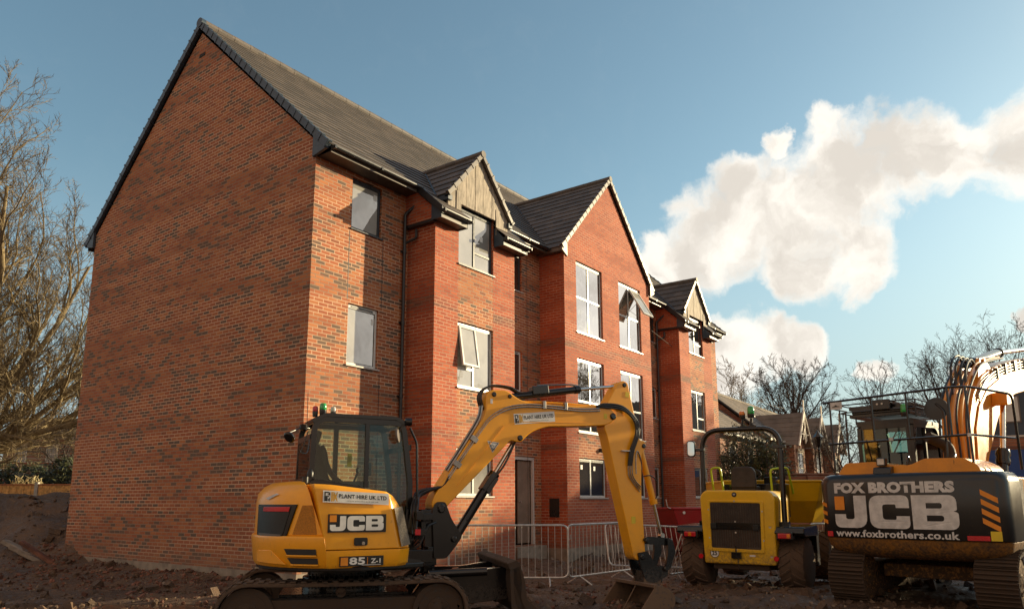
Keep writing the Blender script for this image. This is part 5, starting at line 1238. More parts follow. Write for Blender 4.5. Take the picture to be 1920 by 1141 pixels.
# boom: root between the cab and the right cover, rising away from us
BM = [(-.60, 1.6), (-.68, 2.28), (-.50, 2.92), (-.15, 3.35), (.52, 3.74), (1.42, 4.00), (2.8, 4.29), (4.74, 4.62), (6.8, 4.75), (6.8, 4.35), (4.5, 3.93), (2.6, 3.60), (1.77, 3.36), (1.17, 3.00), (.76, 2.66), (.30, 2.25), (.05, 1.6)]
bo2 = MB(); bo2.prism(rpoly(BM, .12, 4), -.50, -.08); boom2 = bo2.build('boom', 'yellow_big', E2, .02, seg=3)
rg = MB(); rg.prism([(-.45, 2.0), (-.32, 2.75), (.0, 3.15), (.6, 3.5), (1.5, 3.78), (1.5, 3.74), (.63, 3.45), (.05, 3.1), (-.27, 2.72), (-.40, 2.0)], -.53, -.502); rg.build('weld_rib', 'yellow_big', boom2, .008)
for k in range(7):
    y = -.50 + k * .065; o_ = .03 + (k % 3) * .02
    MB().tube(curvepath([(-.72, y, 1.9), (-.80 + o_, y, 2.35), (-.66 - o_, y, 2.95), (-.28 - o_, y, 3.43), (.45 - o_, y, 3.86 + o_), (1.2, y, 4.05 + o_), (2.0, y, 4.20 + o_)]), .024 if k % 2 else .018, 8).build('hose', 'yellow_big' if k % 2 else 'hose', boom2, 0, True)
for k in range(3):
    z = .03 + k * .05; MB().tube(curvepath([(.0, -.53, 3.36 - z), (.5, -.55, 3.68 - z), (1.4, -.55, 3.97 - z), (2.8, -.55, 4.26 - z), (4.7, -.55, 4.58 - z), (6.7, -.55, 4.70 - z)]), .018, 8).build('hydraulic_pipe', 'pipe', boom2, 0, True)
for x, z in ((1.2, 3.84), (1.8, 3.99), (2.5, 4.13), (3.3, 4.27)): MB().obox((x, -.55, z), (.04, 0, 0), (0, .035, 0), (0, 0, .10)).build('pipe_clamp', 'black', boom2, .006)
br_ = MB(); br_.prism(rpoly([(.35, 3.60), (.62, 4.06), (.92, 4.10), (1.30, 3.92)], .05), -.46, -.40); br_.prism(rpoly([(.35, 3.60), (.62, 4.06), (.92, 4.10), (1.30, 3.92)], .05), -.18, -.12); pin(br_, .78, 4.02, -.5, -.08, .05); br_.build('cylinder_bracket', 'yellow_big', boom2, .01)
cylinder_ram(E2, (.78, 4.02), (2.7, 4.46), (6.2, 5.05), -.29, .085, .045)
for k in range(4): MB().tube(curvepath([(-.25, -.42 + k * .07, 3.35), (-.15, -.42 + k * .07, 3.75 + .04 * k), (.2, -.42 + k * .06, 3.98 + .03 * k), (.55, -.42 + k * .06, 3.9), (1.0, -.40 + k * .05, 4.1), (1.5, -.38 + k * .04, 4.2)]), .022, 8).build('hose', 'hose', boom2, 0, True)
for s, y in ((1, -.62), (1, .04)): 
    cylinder_ram(E2, (.38, 1.45), (.74, 2.45), (1.12, 3.35), y, .075, .045)
hp = MB(); hp.lathe((.70, -.62, 2.34), [(0, -.15), (.10, -.15), (.115, -.08), (.10, -.02), (.12, .03), (.10, .12), (0, .12)], (.32, 0, 1), 16); hp.build('ram_gland', 'black', E2, 0, True)
pb2 = MB(); pb2.prism(rpoly([(.86, 3.22), (.9, 3.46), (1.30, 3.50), (1.36, 3.30)], .05), -.74, -.502); pb2.build('ram_bracket', 'yellow_big', boom2, .01)
# dipper end seen hanging at the frame edge
MB().prism(rpoly([(6.2, 5.2), (6.7, 5.3), (6.9, 4.5), (6.6, 1.4), (6.35, 1.35), (6.15, 3.2)], .08), -.46, -.12).build('dipper_arm', 'yellow_big', E2, .02)
# front bucket resting far ahead
MB().prism(rpoly([(6.3, 1.45), (6.6, 1.5), (7.2, 1.0), (7.2, .45), (6.7, .08), (6.1, .10), (6.1, .16), (6.65, .18), (7.05, .5), (7.05, .95), (6.5, 1.3)], .06), -.85, .3).build('bucket', 'bucket', E2, .01)

# ================================================================ SITE DUMPER, seen from behind
DM = thing('site_dumper', 'yellow wheeled site dumper seen from behind, black seat and roll bar with two beacons', 'dumper', (6.124, -6.366, 0.0), radians(2.277))
def wheel(root, x, y0, y1, r, zc):
    s = 1 if y1 > 0 else -1
    t = MB(); W = y1 - y0; t.lathe((x, y0, zc), [(r * .52, .02), (r * .55, 0), (r * .80, -.012), (r * .93, .01), (r * .955, .05), (r * .965, W / 2), (r * .955, W - .05), (r * .93, W - .01), (r * .80, W + .012), (r * .55, W), (r * .52, W - .02)], (0, 1, 0), 40)
    ty = t.build('wheel', 'mud_rubber', root, 0, True)
    lug = MB(); n = 18
    for k in range(n):
        for sd in (-1, 1):
            t0 = 2 * pi * (k + (.5 if sd > 0 else 0)) / n; pts = []
            for q in range(5):
                f = q / 4; yy = (y0 + W / 2) + sd * (.01 + f * (W / 2 - .012)); tt = t0 + f * .30; pts.append((tt, yy))
            vs = []; fs = []
            for tt, yy in pts:
                for (rr, dt) in ((r * .955, -.055), (r, -.035), (r, .035), (r * .955, .055)):
                    ed = abs(yy - (y0 + W / 2)) / (W / 2); r2 = rr - .018 * ed ** 4
                    vs.append((x + r2 * cos(tt + dt), yy, zc + r2 * sin(tt + dt)))
            for q in range(4):
                for j in range(3): fs.append((q * 4 + j, q * 4 + j + 1, q * 4 + j + 5, q * 4 + j + 4))
            fs += [(0, 1, 2, 3), (19, 18, 17, 16)]; lug.add(vs, fs)
    lug.build('tread', 'mud_rubber', ty)
    rm = MB(); yo = y0 if y0 < 0 else y1; d_ = 1 if y0 < 0 else -1
    rm.lathe((x, yo + d_ * .03, zc), [(r * .52, 0), (r * .50, .04), (r * .34, .06), (r * .30, .03), (r * .16, .02), (r * .14, -.02), (0, -.03)], (0, d_, 0), 28)
    for k in range(8): rm.cyl((x + cos(k * pi / 4) * r * .24, yo + d_ * .02, zc + sin(k * pi / 4) * r * .24), (x + cos(k * pi / 4) * r * .24, yo + d_ * .06, zc + sin(k * pi / 4) * r * .24), .016, n=6)
    rm.build('rim', 'dump_yellow', ty, 0, True)
wheel(DM, -1.12, .665, 1.09, .47, .53); wheel(DM, -1.12, -1.09, -.665, .47, .53); wheel(DM, .95, .665, 1.09, .47, .55); wheel(DM, .95, -1.09, -.665, .47, .55)
bdy = MB(); bdy.prism(rpoly([(.62, .50), (.665, 1.70), (.56, 1.80), (-.60, 1.78), (-.69, 1.66), (-.655, .50)], [.05, .10, .08, .08, .10, .05], 6), -1.60, -.62, 'x'); body_o = bdy.build('engine_hood', 'dump_yellow', DM, .03, seg=3)
fr_ = rpoly([(.53, .72), (.53, 1.62), (-.49, 1.60), (-.47, .70)], .04); fi_ = rpoly([(.475, .775), (.475, 1.585), (-.435, 1.565), (-.415, .755)], .04)
mbf = MB(); mbf.ring(fr_, fi_, -1.622, -1.595, 'x'); mbf.build('grille_frame', 'dump_yellow', body_o, .008)
mbg_ = MB(); mbg_.prism(rpoly([(.47, .78), (.47, 1.58), (-.43, 1.56), (-.41, .76)], .03), -1.606, -1.598, 'x'); gr_ = mbg_.build('radiator_grille', 'grille', body_o)
fn = MB()
for k in range(21):
    y = .445 - k * .0425; fn.box(-1.616, -1.607, y - .008, y + .008, .80, 1.555)
fn.build('grille_fins', 'muddy', gr_)
MB().box(-1.622, -1.617, -.42, .465, 1.10, 1.22).build('grille_bar', 'black', gr_, .004)
for y, z in ((.42, 1.16), (-.34, 1.14)): MB().obox((-1.63, y, z), (.012, 0, 0), (0, .05, 0), (0, 0, .05)).build('grille_latch', 'letter_black', gr_, .006)
for y, z in ((.02, 1.60), (.02, 1.24), (.02, 1.05), (.02, .745), (.50, 1.45), (.50, .95), (-.465, 1.42), (-.465, .92)): MB().lathe((-1.624, y, z), [(0, .014), (.014, .008), (.016, 0), (0, 0)], (1, 0, 0), 8).build('bolt', 'clear_lens', gr_)
dsc = MB(); dsc.lathe((-1.605, .425, .685), [(0, .01), (.082, .01), (.082, 0), (0, 0)], (1, 0, 0), 28); ds = dsc.build('speed_disc', 'white', body_o, 0)
rg_ = MB(); rg_.ring([(.425 + .082 * cos(2 * pi * k / 28), .685 + .082 * sin(2 * pi * k / 28)) for k in range(28)], [(.425 + .074 * cos(2 * pi * k / 28), .685 + .074 * sin(2 * pi * k / 28)) for k in range(28)], -1.609, -1.606, 'x'); rg_.build('disc_ring', 'letter_black', ds)
text('lettering', '25', .085, .095, (-1.6065, .475, .642), EXb, EZb, 'letter_black', ds, .03)
em = MB(); em.lathe((-1.603, .02, 1.715), [(0, .008), (.045, .008), (.045, 0), (0, 0)], (1, 0, 0), 24); eo = em.build('emblem', 'letter_black', body_o); text('lettering', 'W', .035, .05, (-1.605, .045, 1.70), EXb, EZb, 'dullwhite', eo, .02)
hz_ = MB(); hz_.box(-1.66, -1.60, -.06, .11, .60, .71); hz_.tube([(-1.66, .02, .60), (-1.665, .02, .82)], .012, 6); hz_.tube(curvepath([(-1.63, .0, .60), (-1.64, -.01, .50), (-1.63, -.02, .40)]), .006, 5); hz_.build('tow_hitch', 'black', DM, .006)
MB().box(-1.606, -1.602, -.30, -.20, .64, .67).build('label', 'dullwhite', body_o)
for y in (-.58,): 
    for z in (1.16, .66): MB().lathe((-1.60, y, z), [(0, .03), (.03, .03), (.03, 0), (0, 0)], (1, 0, 0), 10).build('door_latch', 'clear_lens', body_o)
for s, y in ((1, .68), (-1, -.66)): MB().lathe((-1.63, y, .62), [(0, .0), (.042, .0), (.045, .02), (0, .03)], (1, 0, 0), 16).build('reflector', 'red', DM, 0, True)
for s in (-1, 1):
    fe = MB(); fe.prism(rpoly([(-1.62, 1.05), (-1.56, 1.16), (-.60, 1.18), (-.45, 1.02), (-.52, .98), (-1.50, 1.0)], .04), min(s * .64, s * 1.14), max(s * .64, s * 1.14)); fe.box(-.62, -.42, min(s * .70, s * 1.12), max(s * .70, s * 1.12), .45, 1.05); fo = fe.build('mudguard', 'black', DM, .02)
    lb = MB(); lb.box(-1.70, -1.55, min(s * .70, s * .98), max(s * .70, s * .98), .94, 1.08); lo = lb.build('lamp_housing', 'black', DM, .02)
    l2 = MB(); l2.box(-1.722, -1.69, s * .84 - .11, s * .84 + .11, .965, 1.055); l3 = l2.build('tail_lamp', 'red', lo, .018); 
    MB().box(-1.728, -1.70, s * .84 - .10 if s < 0 else s * .84 - .03, s * .84 - .04 if s < 0 else s * .84 + .03, .975, 1.045).build('indicator_lens', 'amber_lens', lo, .004)
ax = MB(); ax.cyl((-1.12, -.7, .5), (-1.12, .7, .5), .11); ax.cyl((.95, -.7, .5), (.95, .7, .5), .11); ax.box(-1.4, 1.2, -.22, .22, .42, .62); ax.box(-1.5, -.7, -.5, .5, .40, .50); ax.build('chassis', 'muddy', DM, .02)
rp = MB(); rp.tube(rpath([(-1.30, .70, 1.10), (-1.28, .68, 2.92), (-1.28, -.76, 2.90), (-1.30, -.76, 1.10)], .36, 10), .048, 14); rp.box(-1.36, -1.24, -.84, -.68, 1.12, 1.24); rp.box(-1.36, -1.24, .62, .78, 1.12, 1.24); rp.build('roll_bar', 'black', DM, 0, True)
for s, y in ((1, .69), (-1, -.76)): MB().box(-1.36, -1.26, min(y - .06, y + .10 * s), max(y + .06, y + .20 * s) if s > 0 else y + .12, 2.53, 2.58).build('bar_clamp', 'black', DM, .006)
mr = MB(); mr.tube(rpath([(-1.30, .76, 2.56), (-1.30, .88, 2.60), (-1.33, .90, 2.72)], .03), .010, 6); mr.prism(rpoly([(.79, 2.43), (.79, 2.72), (.945, 2.74), (.955, 2.46), (.90, 2.42)], .05), -1.38, -1.35, 'x'); mo_ = mr.build('mirror_housing', 'black', DM, .006)
MB().prism(rpoly([(.805, 2.455), (.805, 2.705), (.93, 2.72), (.937, 2.475), (.89, 2.445)], .04), -1.386, -1.381, 'x').build('mirror', 'mirror', mo_)
bp_ = MB(); bp_.box(-1.31, -1.25, -.36, -.02, 2.945, 2.96); 
for y in (-.11, -.27): bp_.tube(rpath([(-1.28, y + .02, 2.95), (-1.28, y, 3.10)], .02), .022, 8)
bp_.build('beacon_bracket', 'black', DM, .004)
beacon(DM, -1.28, -.11, 3.15, 'amber_lens', .055, .075); beacon(DM, -1.28, -.27, 3.16, 'green_lens', .062, .15)
se = MB(); se.prism(rpoly([(.28, 1.84), (.27, 2.16), (.20, 2.24), (-.10, 2.24), (-.18, 2.16), (-.19, 1.84)], [.03, .07, .07, .07, .07, .03], 5), -.95, -.86, 'x'); se.box(-.92, -.45, -.18, .27, 1.78, 1.88); se.build('seat', 'seat', DM, .03, True)
cn = MB(); cn.box(-.62, -.28, -.62, .55, 1.3, 1.92); cn.box(-.45, -.30, -.42, -.20, 1.92, 2.05); cn.tube(rpath([(-.35, .15, 1.9), (-.50, .06, 2.12)], .02), .022, 8)
cn.build('dashboard', 'black', DM, .02)
sw = MB(); sw.tube([(-.52 + .02 * cos(2 * pi * k / 24), .02 + .19 * sin(2 * pi * k / 24), 2.10 + .10 * cos(2 * pi * k / 24)) for k in range(24)], .016, 8, closed=True); sw.tube([(-.52, .20, 2.10), (-.52, -.16, 2.10)], .01, 6); sw.build('steering_wheel', 'rubber', DM, 0, True)
for y0_, y1_ in ((.66, .47), (-.44, -.68)):
    MB().tube(rpath([(-.80, y0_, 1.74), (-.95, y0_, 2.22), (-.95, y1_, 2.24), (-.80, y1_, 1.74)] if y0_ > 0 else [(-.80, y0_, 1.74), (-.85, y0_, 2.18), (-.55, y1_, 2.22), (-.25, y1_, 1.74)], .08), .020, 8).build('handrail', 'lime', DM, 0, True)
# swivel skip, slewed out to the right
S0 = Vector((.72, .02, 1.12)); an = radians(-58); ca, sa = cos(an), sin(an)
def S(a, b, z): return (S0.x + a * ca - b * sa, S0.y + a * sa + b * ca, z)
rimT = [(-1.12, .86), (.72, .86), (1.20, .50), (1.20, -.50), (.72, -.88), (-1.12, -.86)]
midT = [(-1.08, .80), (.66, .80), (1.12, .46), (1.12, -.46), (.66, -.82), (-1.08, -.80)]
botT = [(-.45, .50), (.62, .55), (.85, .40), (.85, -.40), (.62, -.55), (-.45, -.50)]
mbk = MB(); vs = [S(a, b, 2.0 - (.20 if a > 1.1 else .02)) for a, b in rimT] + [S(a, b, 1.60) for a, b in midT] + [S(a, b, 1.18) for a, b in botT]
fs = [(i, (i + 1) % 6, 6 + (i + 1) % 6, 6 + i) for i in range(6)] + [(6 + i, 6 + (i + 1) % 6, 12 + (i + 1) % 6, 12 + i) for i in range(6)] + [(12, 13, 14, 15, 16, 17)]
mbk.add(vs, fs); sk_ = mbk.build('skip', 'dump_yellow', DM); so_ = sk_.modifiers.new('t', 'SOLIDIFY'); so_.thickness = .018; bv_ = sk_.modifiers.new('b', 'BEVEL'); bv_.width = .012; bv_.segments = 2
rim_ = MB(); rim_.tube([Vector(v) for v in vs[:6]] , .022, 6, closed=True); rim_.build('skip_rim', 'dump_yellow', sk_)

# ================================================================ CROWD BARRIERS
def make_barrier():
    b = thing('crowd_barrier', 'x', 'barrier')
    W, Z0, Z1 = 2.2, .16, 1.10
    fp = rpoly([(0, Z0), (W, Z0), (W, Z1), (0, Z1)], .13, 5); MB().tube([(x, 0, z) for x, z in fp], .019, 8, closed=True).build('frame', 'galv', b, 0, True)
    n = 18
    for k in range(1, n):
        x = W * k / n; dz = .012 if k in (1, n - 1) else 0
        MB().cyl((x, 0, Z0 + dz), (x, 0, Z1 - dz), .0065, n=6).build('bar', 'galv', b, 0, True)
    for x in (.35, W - .35):
        MB().tube([(x, -.28, .01), (x, 0, Z0), (x, .28, .01)], .016, 6).build('foot', 'galv', b)
    for z in (.35, .85): MB().tube([(W + .0, 0, z), (W + .05, 0, z), (W + .05, 0, z + .08)], .007, 5).build('hook', 'galv', b)
    return b
bar0 = make_barrier()
def put_barrier(first, p0, p1, z, label, tilt=0.0, lean=0.0):
    o = bar0 if first else copy_tree(bar0)
    d = p1 - p0; o.location = (p0.x, p0.y, z); o.rotation_euler = (tilt, lean, atan2(d.y, d.x)); tag(o, label, 'barrier', 'steel crowd barriers in front of the building'); return o
put_barrier(True, G(-1.17, 14.2), G(1.0, 14.2), .07, 'steel crowd barrier nearest the mini digger, in front of the entrance door')
put_barrier(False, G(1.03, 14.25), G(2.45, 15.9), .07, 'steel crowd barrier angled away beside the yellow arm, in front of the gabled wing')
put_barrier(False, G(2.1, 16.6), G(4.0, 17.1), .1, 'steel crowd barrier leaning backwards between the bucket and the red skip', radians(-22), radians(3))
put_barrier(False, G(2.95, 15.0), G(4.4, 16.6), .06, 'steel crowd barrier leaning beside the left wheel of the dumper', radians(24))
put_barrier(False, G(6.35, 16.4), G(8.4, 17.2), .02, 'steel crowd barrier behind the dumper, beside the black counterweight')

# ================================================================ RED SKIP
RS = thing('tipping_skip', 'dark red steel skip standing behind the dumper at the foot of the brick bay', 'skip', (11.2, -2.75, .1), radians(-40))
k_ = MB(); top_ = [(-.85, -.62), (.85, -.62), (.85, .62), (-.85, .62)]; bot_ = [(-.45, -.50), (.60, -.50), (.60, .50), (-.45, .50)]
k_.add([(x, y, 1.30) for x, y in top_] + [(x, y, .18) for x, y in bot_], [(0, 1, 5, 4), (1, 2, 6, 5), (2, 3, 7, 6), (3, 0, 4, 7), (4, 5, 6, 7)])
ko = k_.build('body', 'red_paint', RS); so_ = ko.modifiers.new('t', 'SOLIDIFY'); so_.thickness = .02
MB().tube([(x, y, 1.30) for x, y in top_], .03, 8, closed=True).build('rim', 'red_paint', RS, 0, True)
MB().box(-.5, .6, -.42, -.30, 0, .18).box(-.5, .6, .30, .42, 0, .18).build('skid', 'red_paint', RS)
MB().box(.05, .32, -.60, -.585, 1.0, 1.12).build('label', 'dullwhite', RS)
MB().lathe((-.55, -.63, 1.2), [(0, 0), (.04, 0), (.04, .01), (0, .01)], (0, -1, 0)).build('bolt', 'dullwhite', RS)
MB().tube(curvepath([(-.85, -.5, 1.30), (-.98, -.55, 1.35), (-1.02, -.55, 1.55)]), .012, 6).build('hook', 'galv', RS)

# ================================================================ BARE TREES
def bare_tree(name, label, base, H, spread, seed, barkm, kids=(7, 6, 6, 5), r0=.22, trunk=.22, up=.55, lean=(0, 0), cat='tree', group=None, thin=1.0, n_limb=None, kink=.20):
    rnd = random.Random(seed); T = thing(name, label, cat, base, 0, group); tr = MB(); cr = MB(); tw = MB()
    def grow(p, d, L_, r, lvl):
        n = (8, 7, 6, 4)[lvl]; pts = [p.copy()]; d = d.normalized(); wb = (.08, .14, .2, .26)[lvl] * kink / .2
        for i in range(n):
            d = (d + Vector((rnd.gauss(0, wb), rnd.gauss(0, wb), rnd.gauss(0, wb) + (.05, .05, .03, .02)[lvl]))).normalized(); pts.append(pts[-1] + d * (L_ / n))
        rr = [max(.006 * thin, r * (1 - .75 * i / n)) for i in range(n + 1)]
        (cr if lvl < 2 else tw).tube(pts, rr, (7, 5, 4, 3)[lvl], cap=False)
        if lvl >= min(3, len(kids) - 1): return
        k = kids[lvl + 1]
        for i in range(k):
            t = .2 + .78 * (i + rnd.random() * .6) / k; q = t * n; a_ = min(n - 1, int(q)); P = pts[a_].lerp(pts[a_ + 1], q - a_); tg = (pts[a_ + 1] - pts[a_]).normalized()
            o = Quaternion(tg, rnd.random() * 2 * pi) @ tg.orthogonal().normalized(); ang = rnd.uniform(.45, .9)
            grow(P, tg * cos(ang) + o * sin(ang) + Vector((0, 0, .15 * up)), L_ * rnd.uniform(.36, .58) * (1.2 - .5 * t), rr[a_] * rnd.uniform(.42, .6), lvl + 1)
    hs_ = H * trunk; tp = [Vector((0, 0, -.3))]
    for i in range(9): tp.append(tp[-1] + Vector((rnd.gauss(0, .012) * H + lean[0], rnd.gauss(0, .012) * H + lean[1], H * .72 / 9)))
    tr.tube(tp, [r0 * (1 - .8 * (i / 9) ** 1.2) for i in range(10)], 9, cap=False)
    for i in range(kids[0]):
        t = (hs_ / H + (.72 - hs_ / H) * (i + .3) / kids[0]) / .72; q = min(8.99, t * 9); a_ = int(q); P = tp[a_].lerp(tp[a_ + 1], q - a_); az = i * 2.4 + seed
        el = spread * (1.25 - .75 * t); grow(P, Vector((cos(az) * el, sin(az) * el, 1)), H * (.62 - .30 * t) * rnd.uniform(.85, 1.1), r0 * (.55 - .3 * t), 0)
    # scale the whole to the wanted height
    mz = max(max(v[2] for v in m_.v) for m_ in (tr, cr, tw) if m_.v); f = H / mz
    for m_ in (tr, cr, tw): m_.v = [(v[0] * f, v[1] * f, v[2] * f) for v in m_.v]
    t_ = tr.build('trunk', barkm, T, 0, True); c_ = cr.build('limbs', barkm, T, 0, True); w_ = tw.build('crown', barkm, T)
    return T
# the big mossy tree at the left edge: several stems from low down, long arms sweeping right behind the gable
def big_tree():
    rnd = random.Random(21); base = G(-24.5, 31, 1.5); T = thing('bare_tree', 'big spreading leafless tree with mossy sunlit limbs at the left edge behind the gable', 'tree', base); T.scale = (1.27, 1.27, 1.27)
    tr, cr, tw = MB(), MB(), MB()
    def grow(p, d, L_, r, lvl):
        n = (8, 7, 6, 4, 3)[lvl]; pts = [p.copy()]; d = d.normalized()
        for i in range(n):
            w_ = (.09, .17, .22, .26, .28)[lvl]
            d = (d + Vector((rnd.gauss(0, w_), rnd.gauss(0, w_), rnd.gauss(0, w_) + (.075, .07, .05, .03, .02)[lvl]))).normalized(); pts.append(pts[-1] + d * (L_ / n))
        rr = [r * (1 - .72 * i / n) for i in range(n + 1)]
        (cr if lvl < 3 else tw).tube(pts, rr, (9, 6, 5, 3, 3)[lvl], cap=False)
        if lvl >= 4: return
        k = (12, 9, 6, 5)[lvl]
        for i in range(k):
            t = .12 + .86 * (i + rnd.random() * .6) / k; q = t * n; a = min(n - 1, int(q)); P = pts[a].lerp(pts[a + 1], q - a); tg = (pts[a + 1] - pts[a]).normalized()
            o = Quaternion(tg, rnd.random() * 2 * pi) @ tg.orthogonal().normalized(); ang = rnd.uniform(.35, .75); nd = tg * cos(ang) + o * sin(ang) + Vector((0, 0, .22))
            grow(P, nd, L_ * rnd.uniform(.34, .58) * (1.15 - .5 * t), max(.0075, rr[a] * rnd.uniform(.36, .55)), lvl + 1)
    tr.tube([(0, 0, -.6), (0, 0, .2), (.1, 0, .9), (.15, 0, 1.5)], [.62, .50, .44, .40], 14)
    dirs = [(-.5, .2, 1.0, 9.5), (.15, -.3, 1.2, 11.5), (.45, .2, 1.1, 11.5), (.75, -.2, 1.0, 11.0), (.95, .3, .80, 10), (1.1, -.1, .55, 9), (1.2, .2, .32, 8.5), (1.2, -.3, .12, 7.5), (.9, .6, .35, 8), (-.9, 0, .8, 8), (.2, .8, .9, 9), (-.2, -.6, 1.1, 11.5), (.62, -.6, .7, 8.5)]
    for a, b, c, L_ in dirs: grow(Vector((.1, 0, rnd.uniform(.7, 1.5))), RH * a + FH * b + Vector((0, 0, c)), L_ * .93, rnd.uniform(.13, .20), 0)
    tr.build('trunk', 'bark_moss', T, 0, True); cr.build('limbs', 'bark_moss', T, 0, True); tw.build('crown', 'bark_moss', T)
big_tree()
def at(lat_px, dep, z): g = G((lat_px - 960) / 1406.19 * dep, dep); return (g.x, g.y, z)
bare_tree('bare_tree', 'broad leafless tree rising behind the old house roof, right of the apartment block', at(1492, 70, 0), 15.6, .95, 3, 'bark_dark', (13, 8, 6, 5), .36, .30, .72, thin=2.3)
bare_tree('bare_tree', 'small slim leafless tree above the middle of the railings, standing alone', at(1664, 70, 0), 15.6, .80, 12, 'bark_dark', (9, 6, 4, 3), .24, .35, .60, thin=2.3)
bare_tree('bare_tree', 'wide leafless tree left of the raised orange boom', at(1797, 72, 0), 18.6, .80, 8, 'bark_dark', (11, 7, 6, 4), .34, .30, .72, thin=2.3)
bare_tree('bare_tree', 'tallest far leafless tree directly above the orange boom', at(1862, 74, 0), 20.4, .80, 15, 'bark_dark', (10, 7, 5, 4), .30, .35, .7, thin=2.3)
bare_tree('bare_tree', 'sparse pale treetop at the right corner of the apartment block', at(1352, 55, 0), 12.5, .35, 5, 'bark_moss', (7, 6, 5, 4), .16, .3, .9, thin=2.2)
bare_tree('bare_tree', 'low scrubby leafless tree beside the street lamp', at(1585, 46, 0), 7.0, .9, 31, 'bark_dark', (9, 7, 6, 5), .14, .1, .6, thin=1.6)
for i, (d, s_, H) in enumerate(((52, -9, 15), (60, 3, 17), (56, 14, 14), (70, 24, 18))):      # trees across the road towards the sun, whose shade reaches the site
    q = Vector((7, -2, 0)) + SUNH * d + Vector((-SUNH.y, SUNH.x, 0)) * s_
    bare_tree('bare_tree', ['roadside leafless tree nearest the camera side', 'roadside leafless tree second from the camera side', 'roadside leafless tree third from the camera side', 'tallest roadside leafless tree'][i] + ', outside the picture to the right', (q.x, q.y, 0), H, .85, 40 + i, 'bark_dark', (9, 7, 6, 4), .35, .25, .6, thin=4, group='roadside trees')

# ================================================================ EVERGREEN SHRUBS
def leafy(name, label, blobs, m, n, size, base, stems=0, cat='shrub', seed=1):
    rnd = random.Random(seed); T = thing(name, label, cat, base); mb = MB()
    for _ in range(n):
        c, r = rnd.choices(blobs, weights=[b[1][0] * b[1][1] * b[1][2] for b in blobs])[0]
        while True:
            v = Vector((rnd.uniform(-1, 1), rnd.uniform(-1, 1), rnd.uniform(-1, 1)))
            if .35 < v.length < 1: break
        p = Vector(c) + Vector((v.x * r[0], v.y * r[1], v.z * r[2]))
        if noise.noise(p * 1.7 + Vector((seed, 0, 0))) < -.12: continue
        for __ in range(4):
            q = p + Vector((rnd.gauss(0, .10), rnd.gauss(0, .10), rnd.gauss(0, .10))); s = size * rnd.uniform(.6, 1.3)
            a = Vector((rnd.gauss(0, 1), rnd.gauss(0, 1), rnd.gauss(0, 1))).normalized(); b = a.orthogonal().normalized()
            mb.add([q - a * s, q + b * s * .33, q + a * s, q - b * s * .33], [(0, 1, 2, 3)])
    mb.build('foliage', m, T)
    if stems:
        st_ = MB()
        for k in range(stems):
            t = rnd.random() * 2 * pi; c, r = rnd.choice(blobs); e = Vector(c) + Vector((rnd.uniform(-1, 1) * r[0], rnd.uniform(-1, 1) * r[1], rnd.uniform(-.6, .8) * r[2]))
            s0 = Vector((cos(t) * .3, sin(t) * .3, 0)); mid = s0.lerp(e, .5) + Vector((rnd.gauss(0, .25), rnd.gauss(0, .25), -.1))
            st_.tube(curvepath([s0, mid, e]), [.03 - .02 * i / 12 for i in range(13)], 4, cap=False)
        st_.build('stems', 'bark_dark', T)
    return T
eb = at(1398, 31, 0)
leafy('evergreen_shrub', 'large olive-green evergreen shrub between the brick bay and the old house', [((0, 0, 3.6), (1.15, 1.1, 1.15)), ((-.4, .5, 2.6), (1.2, 1.2, 1.1)), ((.5, -.6, 3.0), (1.0, 1.1, 1.2)), ((.1, .1, 1.4), (1.2, 1.3, 1.0))], 'leaf', 5200, .085, eb, 60, seed=3)
leafy('evergreen_hedge', 'dark evergreen bushes behind the timber fence at the left edge', [((0, 0, .6), (2.2, 1.3, 1.2)), ((2.2, -2.2, .8), (1.9, 1.4, 1.3)), ((-2.3, 2.6, .8), (2.2, 1.4, 1.4)), ((4, -4.2, .5), (1.8, 1.4, 1.2)), ((5.6, -5.8, .5), (1.8, 1.4, 1.2))], 'leaf_dark', 9000, .12, at(30, 34.5, 1.7), 0, 'hedge', 6)
bare_tree('bare_shrub', 'tangled leafless shrub behind the fence beside the left edge of the gable', at(128, 38, 1.7), 6.5, .9, 77, 'bark_dark', (10, 8, 6, 4), .10, .05, .7, thin=1.2, cat='shrub')
pg = thing('dry_plant', 'dry pale plant sprigs poking above the fence top', 'plant', tuple(Vector(at(62, 32, 1.9))))
mb = MB(); rnd = random.Random(5)
for k in range(70):
    a = rnd.uniform(-.62, .62); p = RH * a + FH * rnd.uniform(-.1, .1); h = rnd.uniform(.45, .85); mb.tube(curvepath([p, p + Vector((rnd.gauss(0, .05), rnd.gauss(0, .05), h * .7)), p + Vector((rnd.gauss(0, .13), rnd.gauss(0, .13), h))], 3), [.006, .006, .006, .009, .012, .014, .006], 4)
mb.build('sprigs', 'pampas', pg)

# ================================================================ FENCE, WALL, LAMP, WIRE
FN = thing('timber_fence', 'low timber fence with pale concrete posts along the top of the earth bank', 'fence', at(60, 31, 1.78), atan2(RH.y, RH.x)); FN.scale = (1.25, 1.25, 1.15)
for k in range(7):
    x0 = -6.9 + k * 1.55 - .5
    MB().box(x0 - .055, x0 + .055, -.055, .055, -.3, .56).build('post', 'post', FN, .008)
    pnl = MB(); nb = 12
    for j in range(nb):
        a = x0 + .06 + j * (1.43 / nb); pnl.box(a + .003, a + 1.43 / nb - .003, -.012 + (j % 2) * .01, .006 + (j % 2) * .01, -.25, .45)
    po_ = pnl.build('panel', 'timber', FN); MB().box(x0 + .058, x0 + 1.49, -.04, .04, .451, .50).build('rail', 'timber_cap', po_)
BWL = thing('boundary_wall', 'dark red brick boundary wall with coping in front of the old house', 'wall', at(1330, 33, 0), atan2(RH.y, RH.x))
